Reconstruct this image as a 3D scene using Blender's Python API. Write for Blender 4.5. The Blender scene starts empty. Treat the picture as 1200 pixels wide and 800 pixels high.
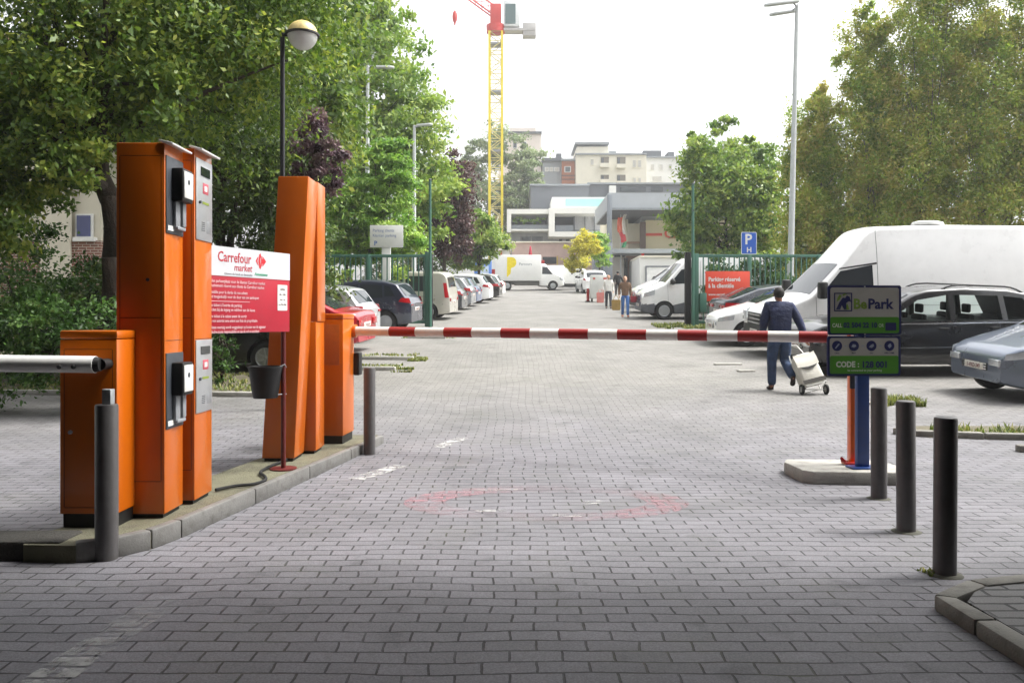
import bpy, bmesh, math, random
import numpy as np
from mathutils import Vector, Matrix, Euler, noise

random.seed(11)
RNG = np.random.default_rng(11)
SC = bpy.context.scene
COL = SC.collection
PI = math.pi
R = math.radians
F, CAM_H, HZ = 958.0, 1.45, 376.0          # focal length in photo pixels, eye height, horizon row


def zg(y):
    """terrain height: flat at the entrance, then rising up the hill"""
    s = 1.2
    v = (y - 10.1) / s
    sp = s * (math.log1p(math.exp(v)) if v < 30 else v)
    z = 0.07 * sp
    if y > 85:
        z -= 0.03 * (y - 85)
    return z


def X(px, y):
    return (px - 600.0) * y / F


def Z(py, y):
    return CAM_H - (py - HZ) * y / F


# ------------------------------------------------------------------ materials
def srgb(h):
    h = h.lstrip('#')
    o = []
    for i in (0, 2, 4):
        c = int(h[i:i + 2], 16) / 255
        o.append(c / 12.92 if c <= .04045 else ((c + .055) / 1.055) ** 2.4)
    return (*o, 1)


MATS = {}


def nodes_of(name):
    m = bpy.data.materials.new(name)
    m.use_nodes = True
    nt = m.node_tree
    return m, nt, nt.nodes['Principled BSDF']


def mat(name, col, rough=.5, metal=0, var=.12, scale=5, bump=0., bscale=60, spec=.5, coat=0, dirt=0.):
    """principled paint with a cloudy tone variation, uneven gloss, optional fine bump and dirt"""
    if name in MATS:
        return MATS[name]
    m, nt, b = nodes_of(name)
    c = srgb(col) if isinstance(col, str) else (*col, 1)
    tc = nt.nodes.new('ShaderNodeTexCoord')
    n = nt.nodes.new('ShaderNodeTexNoise')
    n.inputs['Scale'].default_value = scale
    n.inputs['Detail'].default_value = 6
    n.inputs['Roughness'].default_value = .65
    nt.links.new(tc.outputs['Object'], n.inputs['Vector'])
    r = nt.nodes.new('ShaderNodeValToRGB')
    r.color_ramp.elements[0].position = .3
    r.color_ramp.elements[1].position = .7
    r.color_ramp.elements[0].color = tuple(max(0, v * (1 - var)) for v in c[:3]) + (1,)
    r.color_ramp.elements[1].color = tuple(min(1, v * (1 + var)) for v in c[:3]) + (1,)
    nt.links.new(n.outputs['Fac'], r.inputs['Fac'])
    out = r.outputs['Color']
    if dirt > 0:
        n2 = nt.nodes.new('ShaderNodeTexNoise')
        n2.inputs['Scale'].default_value = scale * 3.3
        n2.inputs['Detail'].default_value = 10
        nt.links.new(tc.outputs['Object'], n2.inputs['Vector'])
        r2 = nt.nodes.new('ShaderNodeValToRGB')
        r2.color_ramp.elements[0].position = .5
        r2.color_ramp.elements[1].position = .78
        r2.color_ramp.elements[0].color = (0, 0, 0, 1)
        r2.color_ramp.elements[1].color = (dirt, dirt, dirt, 1)
        nt.links.new(n2.outputs['Fac'], r2.inputs['Fac'])
        mx = nt.nodes.new('ShaderNodeMix')
        mx.data_type = 'RGBA'
        nt.links.new(r2.outputs['Color'], mx.inputs['Factor'])
        nt.links.new(out, mx.inputs['A'])
        mx.inputs['B'].default_value = (.06, .052, .042, 1)
        out = mx.outputs['Result']
    nt.links.new(out, b.inputs['Base Color'])
    mr = nt.nodes.new('ShaderNodeMapRange')
    mr.inputs['To Min'].default_value = max(.02, rough * .8)
    mr.inputs['To Max'].default_value = min(1, rough * 1.25)
    nt.links.new(n.outputs['Fac'], mr.inputs['Value'])
    nt.links.new(mr.outputs['Result'], b.inputs['Roughness'])
    b.inputs['Metallic'].default_value = metal
    b.inputs['Specular IOR Level'].default_value = spec
    b.inputs['Coat Weight'].default_value = coat
    b.inputs['Coat Roughness'].default_value = .06
    if bump:
        n3 = nt.nodes.new('ShaderNodeTexNoise')
        n3.inputs['Scale'].default_value = bscale
        n3.inputs['Detail'].default_value = 4
        nt.links.new(tc.outputs['Object'], n3.inputs['Vector'])
        bp = nt.nodes.new('ShaderNodeBump')
        bp.inputs['Strength'].default_value = bump
        bp.inputs['Distance'].default_value = .02
        nt.links.new(n3.outputs['Fac'], bp.inputs['Height'])
        nt.links.new(bp.outputs['Normal'], b.inputs['Normal'])
    MATS[name] = m
    return m


def glass(name, tint=(.02, .025, .03), clear=0.):
    """car or window glass; clear > 0 lets that share of the light through"""
    if name in MATS:
        return MATS[name]
    m, nt, b = nodes_of(name)
    b.inputs['Base Color'].default_value = (*tint, 1)
    b.inputs['Roughness'].default_value = .04
    b.inputs['Specular IOR Level'].default_value = .6
    if clear:
        tr = nt.nodes.new('ShaderNodeBsdfTransparent')
        tr.inputs['Color'].default_value = (.93, 1, .98, 1)
        mx = nt.nodes.new('ShaderNodeMixShader')
        lw = nt.nodes.new('ShaderNodeLayerWeight')
        lw.inputs['Blend'].default_value = .5
        pw = nt.nodes.new('ShaderNodeMath'); pw.operation = 'POWER'; pw.inputs[1].default_value = 4
        nt.links.new(lw.outputs['Facing'], pw.inputs[0])
        ad = nt.nodes.new('ShaderNodeMath')
        ad.operation = 'ADD'
        ad.inputs[1].default_value = 1 - clear
        nt.links.new(pw.outputs[0], ad.inputs[0])
        nt.links.new(ad.outputs[0], mx.inputs['Fac'])
        nt.links.new(tr.outputs[0], mx.inputs[1])
        nt.links.new(b.outputs[0], mx.inputs[2])
        nt.links.new(mx.outputs[0], nt.nodes['Material Output'].inputs['Surface'])
    MATS[name] = m
    return m


def leaf_mat(name, cols, trans=.35, rough=.45):
    """leaf tones picked per leaf from the 'leaf' attribute (natural variation of the leaf itself)"""
    m, nt, b = nodes_of(name)
    at = nt.nodes.new('ShaderNodeAttribute')
    at.attribute_name = 'leaf'
    r = nt.nodes.new('ShaderNodeValToRGB')
    els = r.color_ramp.elements
    for i, c in enumerate(cols):
        p = i / (len(cols) - 1)
        if i < 2:
            e = els[i]
            e.position = p if i == 0 else (1 / (len(cols) - 1))
        else:
            e = els.new(p)
        e.color = srgb(c) if isinstance(c, str) else (*c, 1)
    nt.links.new(at.outputs['Fac'], r.inputs['Fac'])
    nt.links.new(r.outputs['Color'], b.inputs['Base Color'])
    b.inputs['Roughness'].default_value = rough
    b.inputs['Specular IOR Level'].default_value = .35
    t = nt.nodes.new('ShaderNodeBsdfTranslucent')
    hs = nt.nodes.new('ShaderNodeHueSaturation')
    hs.inputs['Value'].default_value = 1.25
    hs.inputs['Saturation'].default_value = 1.1
    nt.links.new(r.outputs['Color'], hs.inputs['Color'])
    nt.links.new(hs.outputs['Color'], t.inputs['Color'])
    mx = nt.nodes.new('ShaderNodeMixShader')
    mx.inputs['Fac'].default_value = trans
    nt.links.new(b.outputs[0], mx.inputs[1])
    nt.links.new(t.outputs[0], mx.inputs[2])
    nt.links.new(mx.outputs[0], nt.nodes['Material Output'].inputs['Surface'])
    return m


def paver_mat(name, col, joint, bw, bh, wave, jw, colvar, moss=0., bumps=.6, far=None):
    """small concrete pavers in stretcher bond, rows running across the lane, uneven, stained, with dark sanded joints.
    far = (colour, joint, y0, y1): the older, paler blocks laid beyond y1, meeting the first kind in a ragged border"""
    m, nt, b = nodes_of(name)
    L = nt.links.new
    N = nt.nodes.new

    def noise_(scale, detail=3, rough=.6, loc=None):
        n = N('ShaderNodeTexNoise'); n.inputs['Scale'].default_value = scale; n.inputs['Detail'].default_value = detail; n.inputs['Roughness'].default_value = rough
        if loc:
            mp = N('ShaderNodeMapping'); mp.inputs['Location'].default_value = loc
            L(tc.outputs['Object'], mp.inputs['Vector']); L(mp.outputs[0], n.inputs['Vector'])
        else:
            L(tc.outputs['Object'], n.inputs['Vector'])
        return n

    def ramp(src, p0, c0, p1, c1):
        r = N('ShaderNodeValToRGB')
        r.color_ramp.elements[0].position = p0; r.color_ramp.elements[0].color = (*([c0] * 3 if not isinstance(c0, tuple) else c0), 1)
        r.color_ramp.elements[1].position = p1; r.color_ramp.elements[1].color = (*([c1] * 3 if not isinstance(c1, tuple) else c1), 1)
        L(src, r.inputs['Fac'])
        return r.outputs['Color']

    def mix(f, a_, b_, kind='MIX'):
        x = N('ShaderNodeMix'); x.data_type = 'RGBA'; x.blend_type = kind
        for k, v in (('Factor', f), ('A', a_), ('B', b_)):
            if isinstance(v, (int, float, tuple)):
                x.inputs[k].default_value = v
            else:
                L(v, x.inputs[k])
        return x.outputs['Result']

    def math_(op, a_, b_=None, c_=None, clamp=False):
        x = N('ShaderNodeMath'); x.operation = op; x.use_clamp = clamp
        for i, v in enumerate((a_, b_, c_)):
            if v is None:
                continue
            if isinstance(v, (int, float)):
                x.inputs[i].default_value = v
            else:
                L(v, x.inputs[i])
        return x.outputs[0]
    tc = N('ShaderNodeTexCoord')
    vec = tc.outputs['Object']
    for nz, amt in ((noise_(.5, 2.5), wave), (noise_(2.3, 2, loc=(4, 9, 2)), .035), (noise_(13, 3), .014)):
        sb = N('ShaderNodeVectorMath'); sb.operation = 'SUBTRACT'; sb.inputs[1].default_value = (.5, .5, .5)
        L(nz.outputs['Color'], sb.inputs[0])
        sc = N('ShaderNodeVectorMath'); sc.operation = 'SCALE'; sc.inputs['Scale'].default_value = amt
        L(sb.outputs[0], sc.inputs[0])
        ad = N('ShaderNodeVectorMath'); ad.operation = 'ADD'
        L(vec, ad.inputs[0]); L(sc.outputs[0], ad.inputs[1])
        vec = ad.outputs[0]
    br = N('ShaderNodeTexBrick')
    br.offset = .5
    for k, v in (('Scale', 1), ('Brick Width', bw), ('Row Height', bh), ('Mortar Size', jw), ('Mortar Smooth', .4), ('Bias', 0)):
        br.inputs[k].default_value = v
    br.inputs['Color1'].default_value = (0, 0, 0, 1); br.inputs['Color2'].default_value = (1, 1, 1, 1); br.inputs['Mortar'].default_value = (.5, .5, .5, 1)
    L(vec, br.inputs['Vector'])
    rnd = br.outputs['Color']
    base, jnt = srgb(col), srgb(joint)
    if far:
        sp = N('ShaderNodeSeparateXYZ'); L(tc.outputs['Object'], sp.inputs[0])
        nb = noise_(.7, 5, .65, (1.5, 0, 0))
        yy = math_('MULTIPLY_ADD', nb.outputs['Fac'], 5., sp.outputs['Y'])
        fm = N('ShaderNodeMapRange'); fm.inputs['From Min'].default_value = far[2] + 2.5; fm.inputs['From Max'].default_value = far[3] + 2.5
        L(yy, fm.inputs['Value'])
        base = mix(fm.outputs[0], base, srgb(far[0])); jnt = mix(fm.outputs[0], jnt, srgb(far[1]))
    # every block its own tone; some clearly darker replacements
    tone = ramp(rnd, 0, 1 - colvar, 1, 1 + colvar)
    c = mix(1., base, tone, 'MULTIPLY')
    dk = ramp(rnd, .90, 1., .97, .80)
    c = mix(1., c, dk, 'MULTIPLY')
    ns = noise_(125, 3)
    c = mix(.8, c, ramp(ns.outputs['Fac'], .34, .66, .7, 1.30), 'MULTIPLY')
    # joints filled with sand in places
    nj = noise_(3.2, 5, .7, (8, 2, 0))
    jf = math_('MULTIPLY', br.outputs['Fac'], ramp(nj.outputs['Fac'], .30, .45, .55, 1.), clamp=True)
    c = mix(jf, c, jnt)
    # broad stains and smaller oil drips
    c = mix(1., c, ramp(noise_(.75, 7, .62).outputs['Fac'], .30, (.76, .765, .75), .66, (1.10, 1.09, 1.085)), 'MULTIPLY')
    c = mix(1., c, ramp(noise_(2.6, 4, .55, (20, 5, 0)).outputs['Fac'], .30, .72, .40, 1.), 'MULTIPLY')
    if moss:
        nm = noise_(1.3, 6, .62, (3.1, 7.7, 0))
        ma = math_('MULTIPLY', ramp(nm.outputs['Fac'], .52, 0, .74, moss), math_('MULTIPLY_ADD', br.outputs['Fac'], .75, .25))
        c = mix(ma, c, (.085, .09, .045, 1))
    L(c, b.inputs['Base Color'])
    b.inputs['Roughness'].default_value = .74
    b.inputs['Specular IOR Level'].default_value = .4
    h = math_('MULTIPLY_ADD', br.outputs['Fac'], -1., 1.)
    h = math_('MULTIPLY_ADD', rnd, .22, h)
    h = math_('MULTIPLY_ADD', ns.outputs['Fac'], .12, h)
    bp = N('ShaderNodeBump'); bp.inputs['Strength'].default_value = bumps; bp.inputs['Distance'].default_value = .012
    L(h, bp.inputs['Height']); L(bp.outputs['Normal'], b.inputs['Normal'])
    return m


def worn_paint(name, col, keep=.5, scale=9):
    m, nt, b = nodes_of(name)
    b.inputs['Base Color'].default_value = srgb(col)
    b.inputs['Roughness'].default_value = .7
    tc = nt.nodes.new('ShaderNodeTexCoord')
    n = nt.nodes.new('ShaderNodeTexNoise')
    n.inputs['Scale'].default_value = scale; n.inputs['Detail'].default_value = 8; n.inputs['Roughness'].default_value = .7
    nt.links.new(tc.outputs['Object'], n.inputs['Vector'])
    br = nt.nodes.new('ShaderNodeTexBrick')
    br.offset = .5
    for k, v in (('Scale', 1), ('Brick Width', .22), ('Row Height', .11), ('Mortar Size', .012), ('Mortar Smooth', .3)):
        br.inputs[k].default_value = v
    nt.links.new(tc.outputs['Object'], br.inputs['Vector'])
    r = nt.nodes.new('ShaderNodeValToRGB')
    r.color_ramp.elements[0].position = keep - .12; r.color_ramp.elements[0].color = (0, 0, 0, 1)
    r.color_ramp.elements[1].position = keep + .14; r.color_ramp.elements[1].color = (1, 1, 1, 1)
    nt.links.new(n.outputs['Fac'], r.inputs['Fac'])
    su = nt.nodes.new('ShaderNodeMath'); su.operation = 'SUBTRACT'; su.use_clamp = True
    nt.links.new(r.outputs['Color'], su.inputs[0]); nt.links.new(br.outputs['Fac'], su.inputs[1])
    at = nt.nodes.new('ShaderNodeAttribute'); at.attribute_name = 'wear'
    mu = nt.nodes.new('ShaderNodeMath'); mu.operation = 'MULTIPLY'
    nt.links.new(su.outputs[0], mu.inputs[0]); nt.links.new(at.outputs['Fac'], mu.inputs[1])
    nt.links.new(mu.outputs[0], b.inputs['Alpha'])
    return m


def brick_mat(name, c1, c2, mortar, bw=.22, bh=.075, axis='XZ'):
    m, nt, b = nodes_of(name)
    tc = nt.nodes.new('ShaderNodeTexCoord')
    sp = nt.nodes.new('ShaderNodeSeparateXYZ'); nt.links.new(tc.outputs['Object'], sp.inputs[0])
    ad = nt.nodes.new('ShaderNodeMath'); nt.links.new(sp.outputs['X'], ad.inputs[0]); nt.links.new(sp.outputs['Y'], ad.inputs[1])
    cb = nt.nodes.new('ShaderNodeCombineXYZ'); nt.links.new(ad.outputs[0], cb.inputs['X']); nt.links.new(sp.outputs['Z'], cb.inputs['Y'])
    br = nt.nodes.new('ShaderNodeTexBrick')
    for k, v in (('Scale', 1), ('Brick Width', bw), ('Row Height', bh), ('Mortar Size', .01)):
        br.inputs[k].default_value = v
    br.inputs['Color1'].default_value = srgb(c1); br.inputs['Color2'].default_value = srgb(c2); br.inputs['Mortar'].default_value = srgb(mortar)
    nt.links.new(cb.outputs[0], br.inputs['Vector'])
    nt.links.new(br.outputs['Color'], b.inputs['Base Color'])
    b.inputs['Roughness'].default_value = .85
    return m


# ------------------------------------------------------------------ geometry helpers
class MB:
    def __init__(s):
        s.bm = bmesh.new()

    def _add(s, tmp, mtx=None, mi=0):
        if mtx is not None:
            bmesh.ops.transform(tmp, matrix=mtx, verts=tmp.verts)
        vm = [s.bm.verts.new(v.co) for v in tmp.verts]
        tmp.verts.index_update()
        for f in tmp.faces:
            try:
                nf = s.bm.faces.new([vm[v.index] for v in f.verts])
                nf.material_index = mi if mi else f.material_index
                nf.smooth = f.smooth
            except ValueError:
                pass
        tmp.free()
        return s

    def box(s, c, d, rz=0, bev=0, seg=2, mi=0, rot=None):
        t = bmesh.new()
        bmesh.ops.create_cube(t, size=1)
        bmesh.ops.transform(t, matrix=Matrix.Diagonal((*d, 1)), verts=t.verts)
        if bev:
            bmesh.ops.bevel(t, geom=list(t.edges), offset=min(bev, min(d) * .45), segments=seg, affect='EDGES', profile=.5)
        m = Matrix.Translation(c) @ (rot.to_4x4() if rot is not None else Matrix.Rotation(rz, 4, 'Z'))
        return s._add(t, m, mi)

    def span(s, a, b, bev=0, mi=0):
        c = [(a[i] + b[i]) / 2 for i in range(3)]
        d = [abs(b[i] - a[i]) for i in range(3)]
        return s.box(c, d, bev=bev, mi=mi)

    def cyl(s, p0, p1, r0, r1=None, seg=16, mi=0, cap=True):
        r1 = r0 if r1 is None else r1
        p0, p1 = Vector(p0), Vector(p1)
        ax = p1 - p0
        t = bmesh.new()
        bmesh.ops.create_cone(t, cap_ends=cap, segments=seg, radius1=r0, radius2=max(r1, 1e-4), depth=ax.length)
        for f in t.faces:
            f.smooth = len(f.verts) == 4
        q = Vector((0, 0, 1)).rotation_difference(ax.normalized())
        return s._add(t, Matrix.Translation((p0 + p1) / 2) @ q.to_matrix().to_4x4(), mi)

    def tube(s, pts, r, seg=8, mi=0, r1=None):
        pts = [Vector(p) for p in pts]
        n = len(pts)
        rings = []
        up = Vector((0, 0, 1))
        for i, p in enumerate(pts):
            d = (pts[min(i + 1, n - 1)] - pts[max(i - 1, 0)]).normalized()
            a = d.cross(up)
            if a.length < 1e-3:
                a = d.cross(Vector((1, 0, 0)))
            a.normalize()
            b = a.cross(d)
            rr = r if r1 is None else r + (r1 - r) * i / (n - 1)
            rings.append([s.bm.verts.new(p + (a * math.cos(k * 2 * PI / seg) + b * math.sin(k * 2 * PI / seg)) * rr) for k in range(seg)])
        for i in range(n - 1):
            for k in range(seg):
                f = s.bm.faces.new([rings[i][k], rings[i][(k + 1) % seg], rings[i + 1][(k + 1) % seg], rings[i + 1][k]])
                f.material_index = mi
                f.smooth = True
        for rg in (rings[0][::-1], rings[-1]):
            f = s.bm.faces.new(rg)
            f.material_index = mi
        return s

    def prism(s, poly, mtx, depth, mi=0, bev=0):
        """poly in local XY, extruded to +Z by depth, then placed by mtx"""
        t = bmesh.new()
        a = [t.verts.new((p[0], p[1], 0)) for p in poly]
        b = [t.verts.new((p[0], p[1], depth)) for p in poly]
        n = len(poly)
        t.faces.new(a[::-1])
        t.faces.new(b)
        for i in range(n):
            t.faces.new([a[i], a[(i + 1) % n], b[(i + 1) % n], b[i]])
        bmesh.ops.recalc_face_normals(t, faces=t.faces)
        if bev:
            bmesh.ops.bevel(t, geom=list(t.edges), offset=bev, segments=2, affect='EDGES', profile=.5)
        return s._add(t, mtx, mi)

    def lathe(s, prof, mtx=None, seg=24, mi=0, smooth=True):
        """prof: (radius, height) pairs, turned about local Z"""
        t = bmesh.new()
        rings = []
        for r, z in prof:
            if r < 1e-5:
                rings.append([t.verts.new((0, 0, z))])
            else:
                rings.append([t.verts.new((r * math.cos(k * 2 * PI / seg), r * math.sin(k * 2 * PI / seg), z)) for k in range(seg)])
        for a, b in zip(rings, rings[1:]):
            for k in range(seg):
                k2 = (k + 1) % seg
                if len(a) == 1 and len(b) == 1:
                    continue
                vs = [a[0], b[k2], b[k]] if len(a) == 1 else ([a[k], a[k2], b[0]] if len(b) == 1 else [a[k], a[k2], b[k2], b[k]])
                f = t.faces.new(vs)
                f.smooth = smooth
        bmesh.ops.recalc_face_normals(t, faces=t.faces)
        return s._add(t, mtx if mtx is not None else Matrix.Identity(4), mi)

    def grid(s, P, mi=0, smooth=True, flip=False):
        """P[i][j] rows of points"""
        V = [[s.bm.verts.new(p) for p in row] for row in P]
        for i in range(len(V) - 1):
            for j in range(len(V[0]) - 1):
                q = [V[i][j], V[i][j + 1], V[i + 1][j + 1], V[i + 1][j]]
                f = s.bm.faces.new(q[::-1] if flip else q)
                f.material_index = mi
                f.smooth = smooth
        return s

    def quad(s, *p, mi=0):
        f = s.bm.faces.new([s.bm.verts.new(q) for q in p])
        f.material_index = mi
        return s

    def blob(s, c, r, mi=0, sub=2, rot=None):
        t = bmesh.new()
        bmesh.ops.create_icosphere(t, subdivisions=sub, radius=1)
        for f in t.faces:
            f.smooth = True
        m = Matrix.Translation(c) @ (rot.to_4x4() if rot is not None else Matrix.Identity(4)) @ Matrix.Diagonal((*r, 1))
        return s._add(t, m, mi)

    def mesh(s, name, sharp=40):
        me = bpy.data.meshes.new(name)
        s.bm.to_mesh(me)
        s.bm.free()
        if sharp:
            try:
                me.set_sharp_from_angle(angle=R(sharp))
            except Exception:
                pass
        return me

    def build(s, name, m, parent=None, loc=None):
        return link(name, s.mesh(name), m, parent, loc)


def link(name, me, m, parent=None, loc=None):
    o = bpy.data.objects.new(name, me)
    COL.objects.link(o)
    for k in (m if isinstance(m, (list, tuple)) else [m]):
        me.materials.append(k)
    if parent is not None:
        o.parent = parent
    if loc is not None:
        o.location = loc
    return o


def tag(o, label=None, cat=None, group=None, kind=None):
    for k, v in (('label', label), ('category', cat), ('group', group), ('kind', kind)):
        if v:
            o[k] = v
    return o


def thing(name, label, cat, loc=(0, 0, 0), rz=0, group=None):
    o = bpy.data.objects.new(name, None)
    COL.objects.link(o)
    o.location = loc
    o.rotation_euler = (0, 0, rz)
    o.empty_display_size = .2
    return tag(o, label, cat, group)


def dup(root, loc, rz=None, label=None, group=None):
    r = root.copy()
    COL.objects.link(r)
    r.location = loc
    if rz is not None:
        r.rotation_euler = (0, 0, rz)
    if label:
        r['label'] = label
    if group:
        r['group'] = group
    for ch in root.children:
        c = ch.copy()
        COL.objects.link(c)
        c.parent = r
        for g in ch.children:
            d = g.copy()
            COL.objects.link(d)
            d.parent = c
    return r


def text_into(mb, s, size, org, align='LEFT', mi=0, bold=0., extrude=.0006, shear=0., sx=1., face='-Y'):
    """letters standing in the local XZ plane, read from -Y; org is the baseline start/centre"""
    cu = bpy.data.curves.new('letters', 'FONT')
    cu.body = s
    cu.size = size
    cu.align_x = align
    cu.resolution_u = 2
    cu.offset = bold
    cu.extrude = extrude
    cu.shear = shear
    o = bpy.data.objects.new('letters', cu)
    COL.objects.link(o)
    dg = bpy.context.evaluated_depsgraph_get()
    me = o.evaluated_get(dg).to_mesh()
    t = bmesh.new()
    t.from_mesh(me)
    o.evaluated_get(dg).to_mesh_clear()
    bpy.data.objects.remove(o)
    bpy.data.curves.remove(cu)
    m = Matrix.Translation(org) @ Matrix.Rotation(PI / 2, 4, 'X') @ Matrix.Diagonal((sx, 1, 1, 1))
    for f in t.faces:
        f.material_index = 0
    mb._add(t, m, mi)


def disc_poly(cx, cy, r, n=24, a0=0, a1=2 * PI):
    return [(cx + r * math.cos(a0 + (a1 - a0) * k / n), cy + r * math.sin(a0 + (a1 - a0) * k / n)) for k in range(n if abs(a1 - a0 - 2 * PI) < 1e-6 else n + 1)]


def rrect(x0, y0, x1, y1, r, n=5):
    p = []
    for cx, cy, a in ((x1 - r, y1 - r, 0), (x0 + r, y1 - r, 90), (x0 + r, y0 + r, 180), (x1 - r, y0 + r, 270)):
        for k in range(n + 1):
            t = R(a + 90 * k / n)
            p.append((cx + r * math.cos(t), cy + r * math.sin(t)))
    return p


XZ = Matrix.Rotation(PI / 2, 4, 'X')       # local XY -> XZ plane, +Z depth -> -Y


def plate(mb, poly, y, th=.0012, mi=0):
    """thin flat shape on a sign face: its back at depth y, facing -Y"""
    mb.prism(poly, Matrix.Translation((0, y, 0)) @ XZ, th, mi)


# shared materials
ORANGE = mat('orange_paint', '#c66106', .3, 0, .04, 3, coat=.35, dirt=.03)
BLACKP = mat('black_plastic', '#161616', .5, 0, .2, 8)
DKGREY = mat('dark_grey_panel', '#3c4046', .45, 0, .1, 8)
SILVER = mat('brushed_metal', '#b4b6b8', .38, .55, .06, 20)
STEEL = mat('galvanised_steel', '#aeb2b4', .45, .5, .12, 9)
WHITE = mat('white_paint', '#e4e4e1', .4, 0, .04, 4, dirt=.15)
WHITEP = mat('white_plastic', '#d8d8d4', .45, 0, .05, 5)
BOLL = mat('grey_bollard_paint', '#555353', .42, .1, .12, 7, bump=.05, dirt=.3)
RUST = mat('dark_red_post', '#5b1512', .5, 0, .2, 8, dirt=.3)
CONC = mat('kerb_concrete', '#7b7972', .85, 0, .2, 3, bump=.25, bscale=90, dirt=.6)
CONCL = mat('pale_concrete', '#a3a19a', .85, 0, .16, 3, bump=.4, bscale=90, dirt=.4)
GREENP = mat('green_gate_paint', '#3c6858', .45, 0, .1, 5, dirt=.15)
RUBBER = mat('black_rubber', '#151515', .85, 0, .25, 20, bump=.2)
REDP = mat('red_signal_paint', '#a3130f', .4, 0, .06, 5)
BLUEP = mat('navy_sign_paint', '#1c2f74', .35, 0, .06, 5)
GLASSD = glass('dark_car_glass')
BARK = mat('bark', '#3c332a', .95, 0, .35, 9, bump=1., bscale=30)
BARKP = mat('grey_bark', '#6a6258', .95, 0, .3, 9, bump=1., bscale=30)

# ================================================================== THE GROUND
def sheet(name, x0, x1, y0, y1, dz, m, nx=2, step=1.0, fx=None):
    mb = MB()
    ny = max(2, int((y1 - y0) / step))
    P = []
    for i in range(ny + 1):
        y = y0 + (y1 - y0) * i / ny
        row = []
        for j in range(nx + 1):
            x = x0 + (x1 - x0) * j / nx
            row.append((x, y, zg(y) + dz))
        P.append(row)
    mb.grid(P, flip=True)
    bmesh.ops.recalc_face_normals(mb.bm, faces=mb.bm.faces)
    o = mb.build(name, m)
    for f in o.data.polygons:
        if f.normal.z < 0:
            f.flip()
    return tag(o, kind='structure')


SOIL = mat('bare_soil', '#5d5846', .95, 0, .3, 2, bump=.8, bscale=40, dirt=.5)
ASPH = mat('pale_asphalt', '#8d8b86', .9, 0, .10, 1.5, bump=.5, bscale=160, dirt=.25)
PAVE = paver_mat('paver_blocks', '#737277', '#353436', .225, .112, .2, .0068, .10, moss=.55, bumps=.8, far=('#7e7c78', '#5c5955', 8.5, 15))

sheet('ground', -260, 260, -60, 420, -.04, SOIL, 8, .8)
sheet('paved_lane', -12, 16, -14, 84, .004, PAVE, 8, .8)

# faded road paint --------------------------------------------------
PAINTW = worn_paint('worn_white_road_paint', '#b9b9b6', .48, 7)
PAINTP = worn_paint('worn_red_road_paint', '#b47e86', .46, 4)


def strip(name, pts, m, wear=None, dz=.009):
    """pts: list of (left, right) ground points; wear per row 0..1"""
    mb = MB()
    mb.grid([[(a[0], a[1], zg(a[1]) + dz), (b[0], b[1], zg(b[1]) + dz)] for a, b in pts])
    o = mb.build(name, m)
    at = o.data.attributes.new('wear', 'FLOAT', 'POINT')
    for i in range(len(o.data.vertices)):
        at.data[i].value = 1 if wear is None else wear[i // 2]
    for f in o.data.polygons:
        if f.normal.z < 0:
            f.flip()
    return tag(o, kind='structure')


def dash(a, b, w):
    a, b = Vector((*a, 0)), Vector((*b, 0))
    d = (b - a)
    n = Vector((d.y, -d.x, 0)).normalized() * w / 2
    k = 6
    return [((a + d * i / k - n)[:2], (a + d * i / k + n)[:2]) for i in range(k + 1)]


strip('road_marking', dash((-1.42, 7.42), (-1.10, 8.08), .17), PAINTW)
strip('road_marking', dash((-.83, 9.15), (-.58, 9.8), .16), PAINTW)
strip('road_marking', dash((-1.93, 2.6), (-1.79, 4.25), .2), PAINTW, [.8, .8, .75, .7, .5, .3, .1])
for a, b, w in (((.55, 6.45), (.72, 6.52), .1), ((-.28, 6.2), (-.05, 6.2), .07), ((.3, 6.05), (.52, 6.05), .07), ((-.32, 6.95), (.05, 6.97), .05)):
    strip('road_marking', dash(a, b, w), PAINTW, [.7] * 7)
oval = []
for k in range(65):
    t = 2 * PI * k / 64
    oval.append(((.27 + 1.13 * math.cos(t), 6.5 + .62 * math.sin(t)), (.27 + .80 * math.cos(t), 6.5 + .38 * math.sin(t))))
strip('road_marking', oval, PAINTP, [.05 + .42 * (abs(math.cos(2 * PI * k / 64 + .35)) ** 2.5) for k in range(65)])

# kerbed island on the left -----------------------------------------
IZ = .13


def kx(y):
    return -2.2 + .18 * (y - 5.5)


def island_outline():
    p = []
    for y in np.linspace(5.45, 9.45, 9):
        p.append((kx(y), y))
    p += [(kx(9.45) - .10, 9.62), (-2.12, 9.66), (-2.3, 9.5)]
    for y in np.linspace(8.6, 5.6, 6):
        p.append((-2.62 - .16 * (7 - y), y))
    p += [(-3.0, 5.05), (-2.93, 4.9), (-2.62, 4.88), (-2.44, 4.97), (-2.29, 5.18)]
    return p


ISL = island_outline()
mb = MB()
mb.prism(ISL, Matrix.Identity(4), IZ - .02)
o = mb.build('kerb_island', mat('island_concrete', '#64624f', .9, 0, .25, 2.2, bump=.5, bscale=70, dirt=.8))
tag(o, kind='structure')
# kerb stones along the lane edge, lengths with joints
mb = MB()
ek = [(kx(y), y) for y in np.linspace(5.45, 9.45, 5)]
ek = [(-2.62, 4.88), (-2.44, 4.97), (-2.29, 5.18)] + ek
pts = [Vector((*p, 0)) for p in ek]


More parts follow.
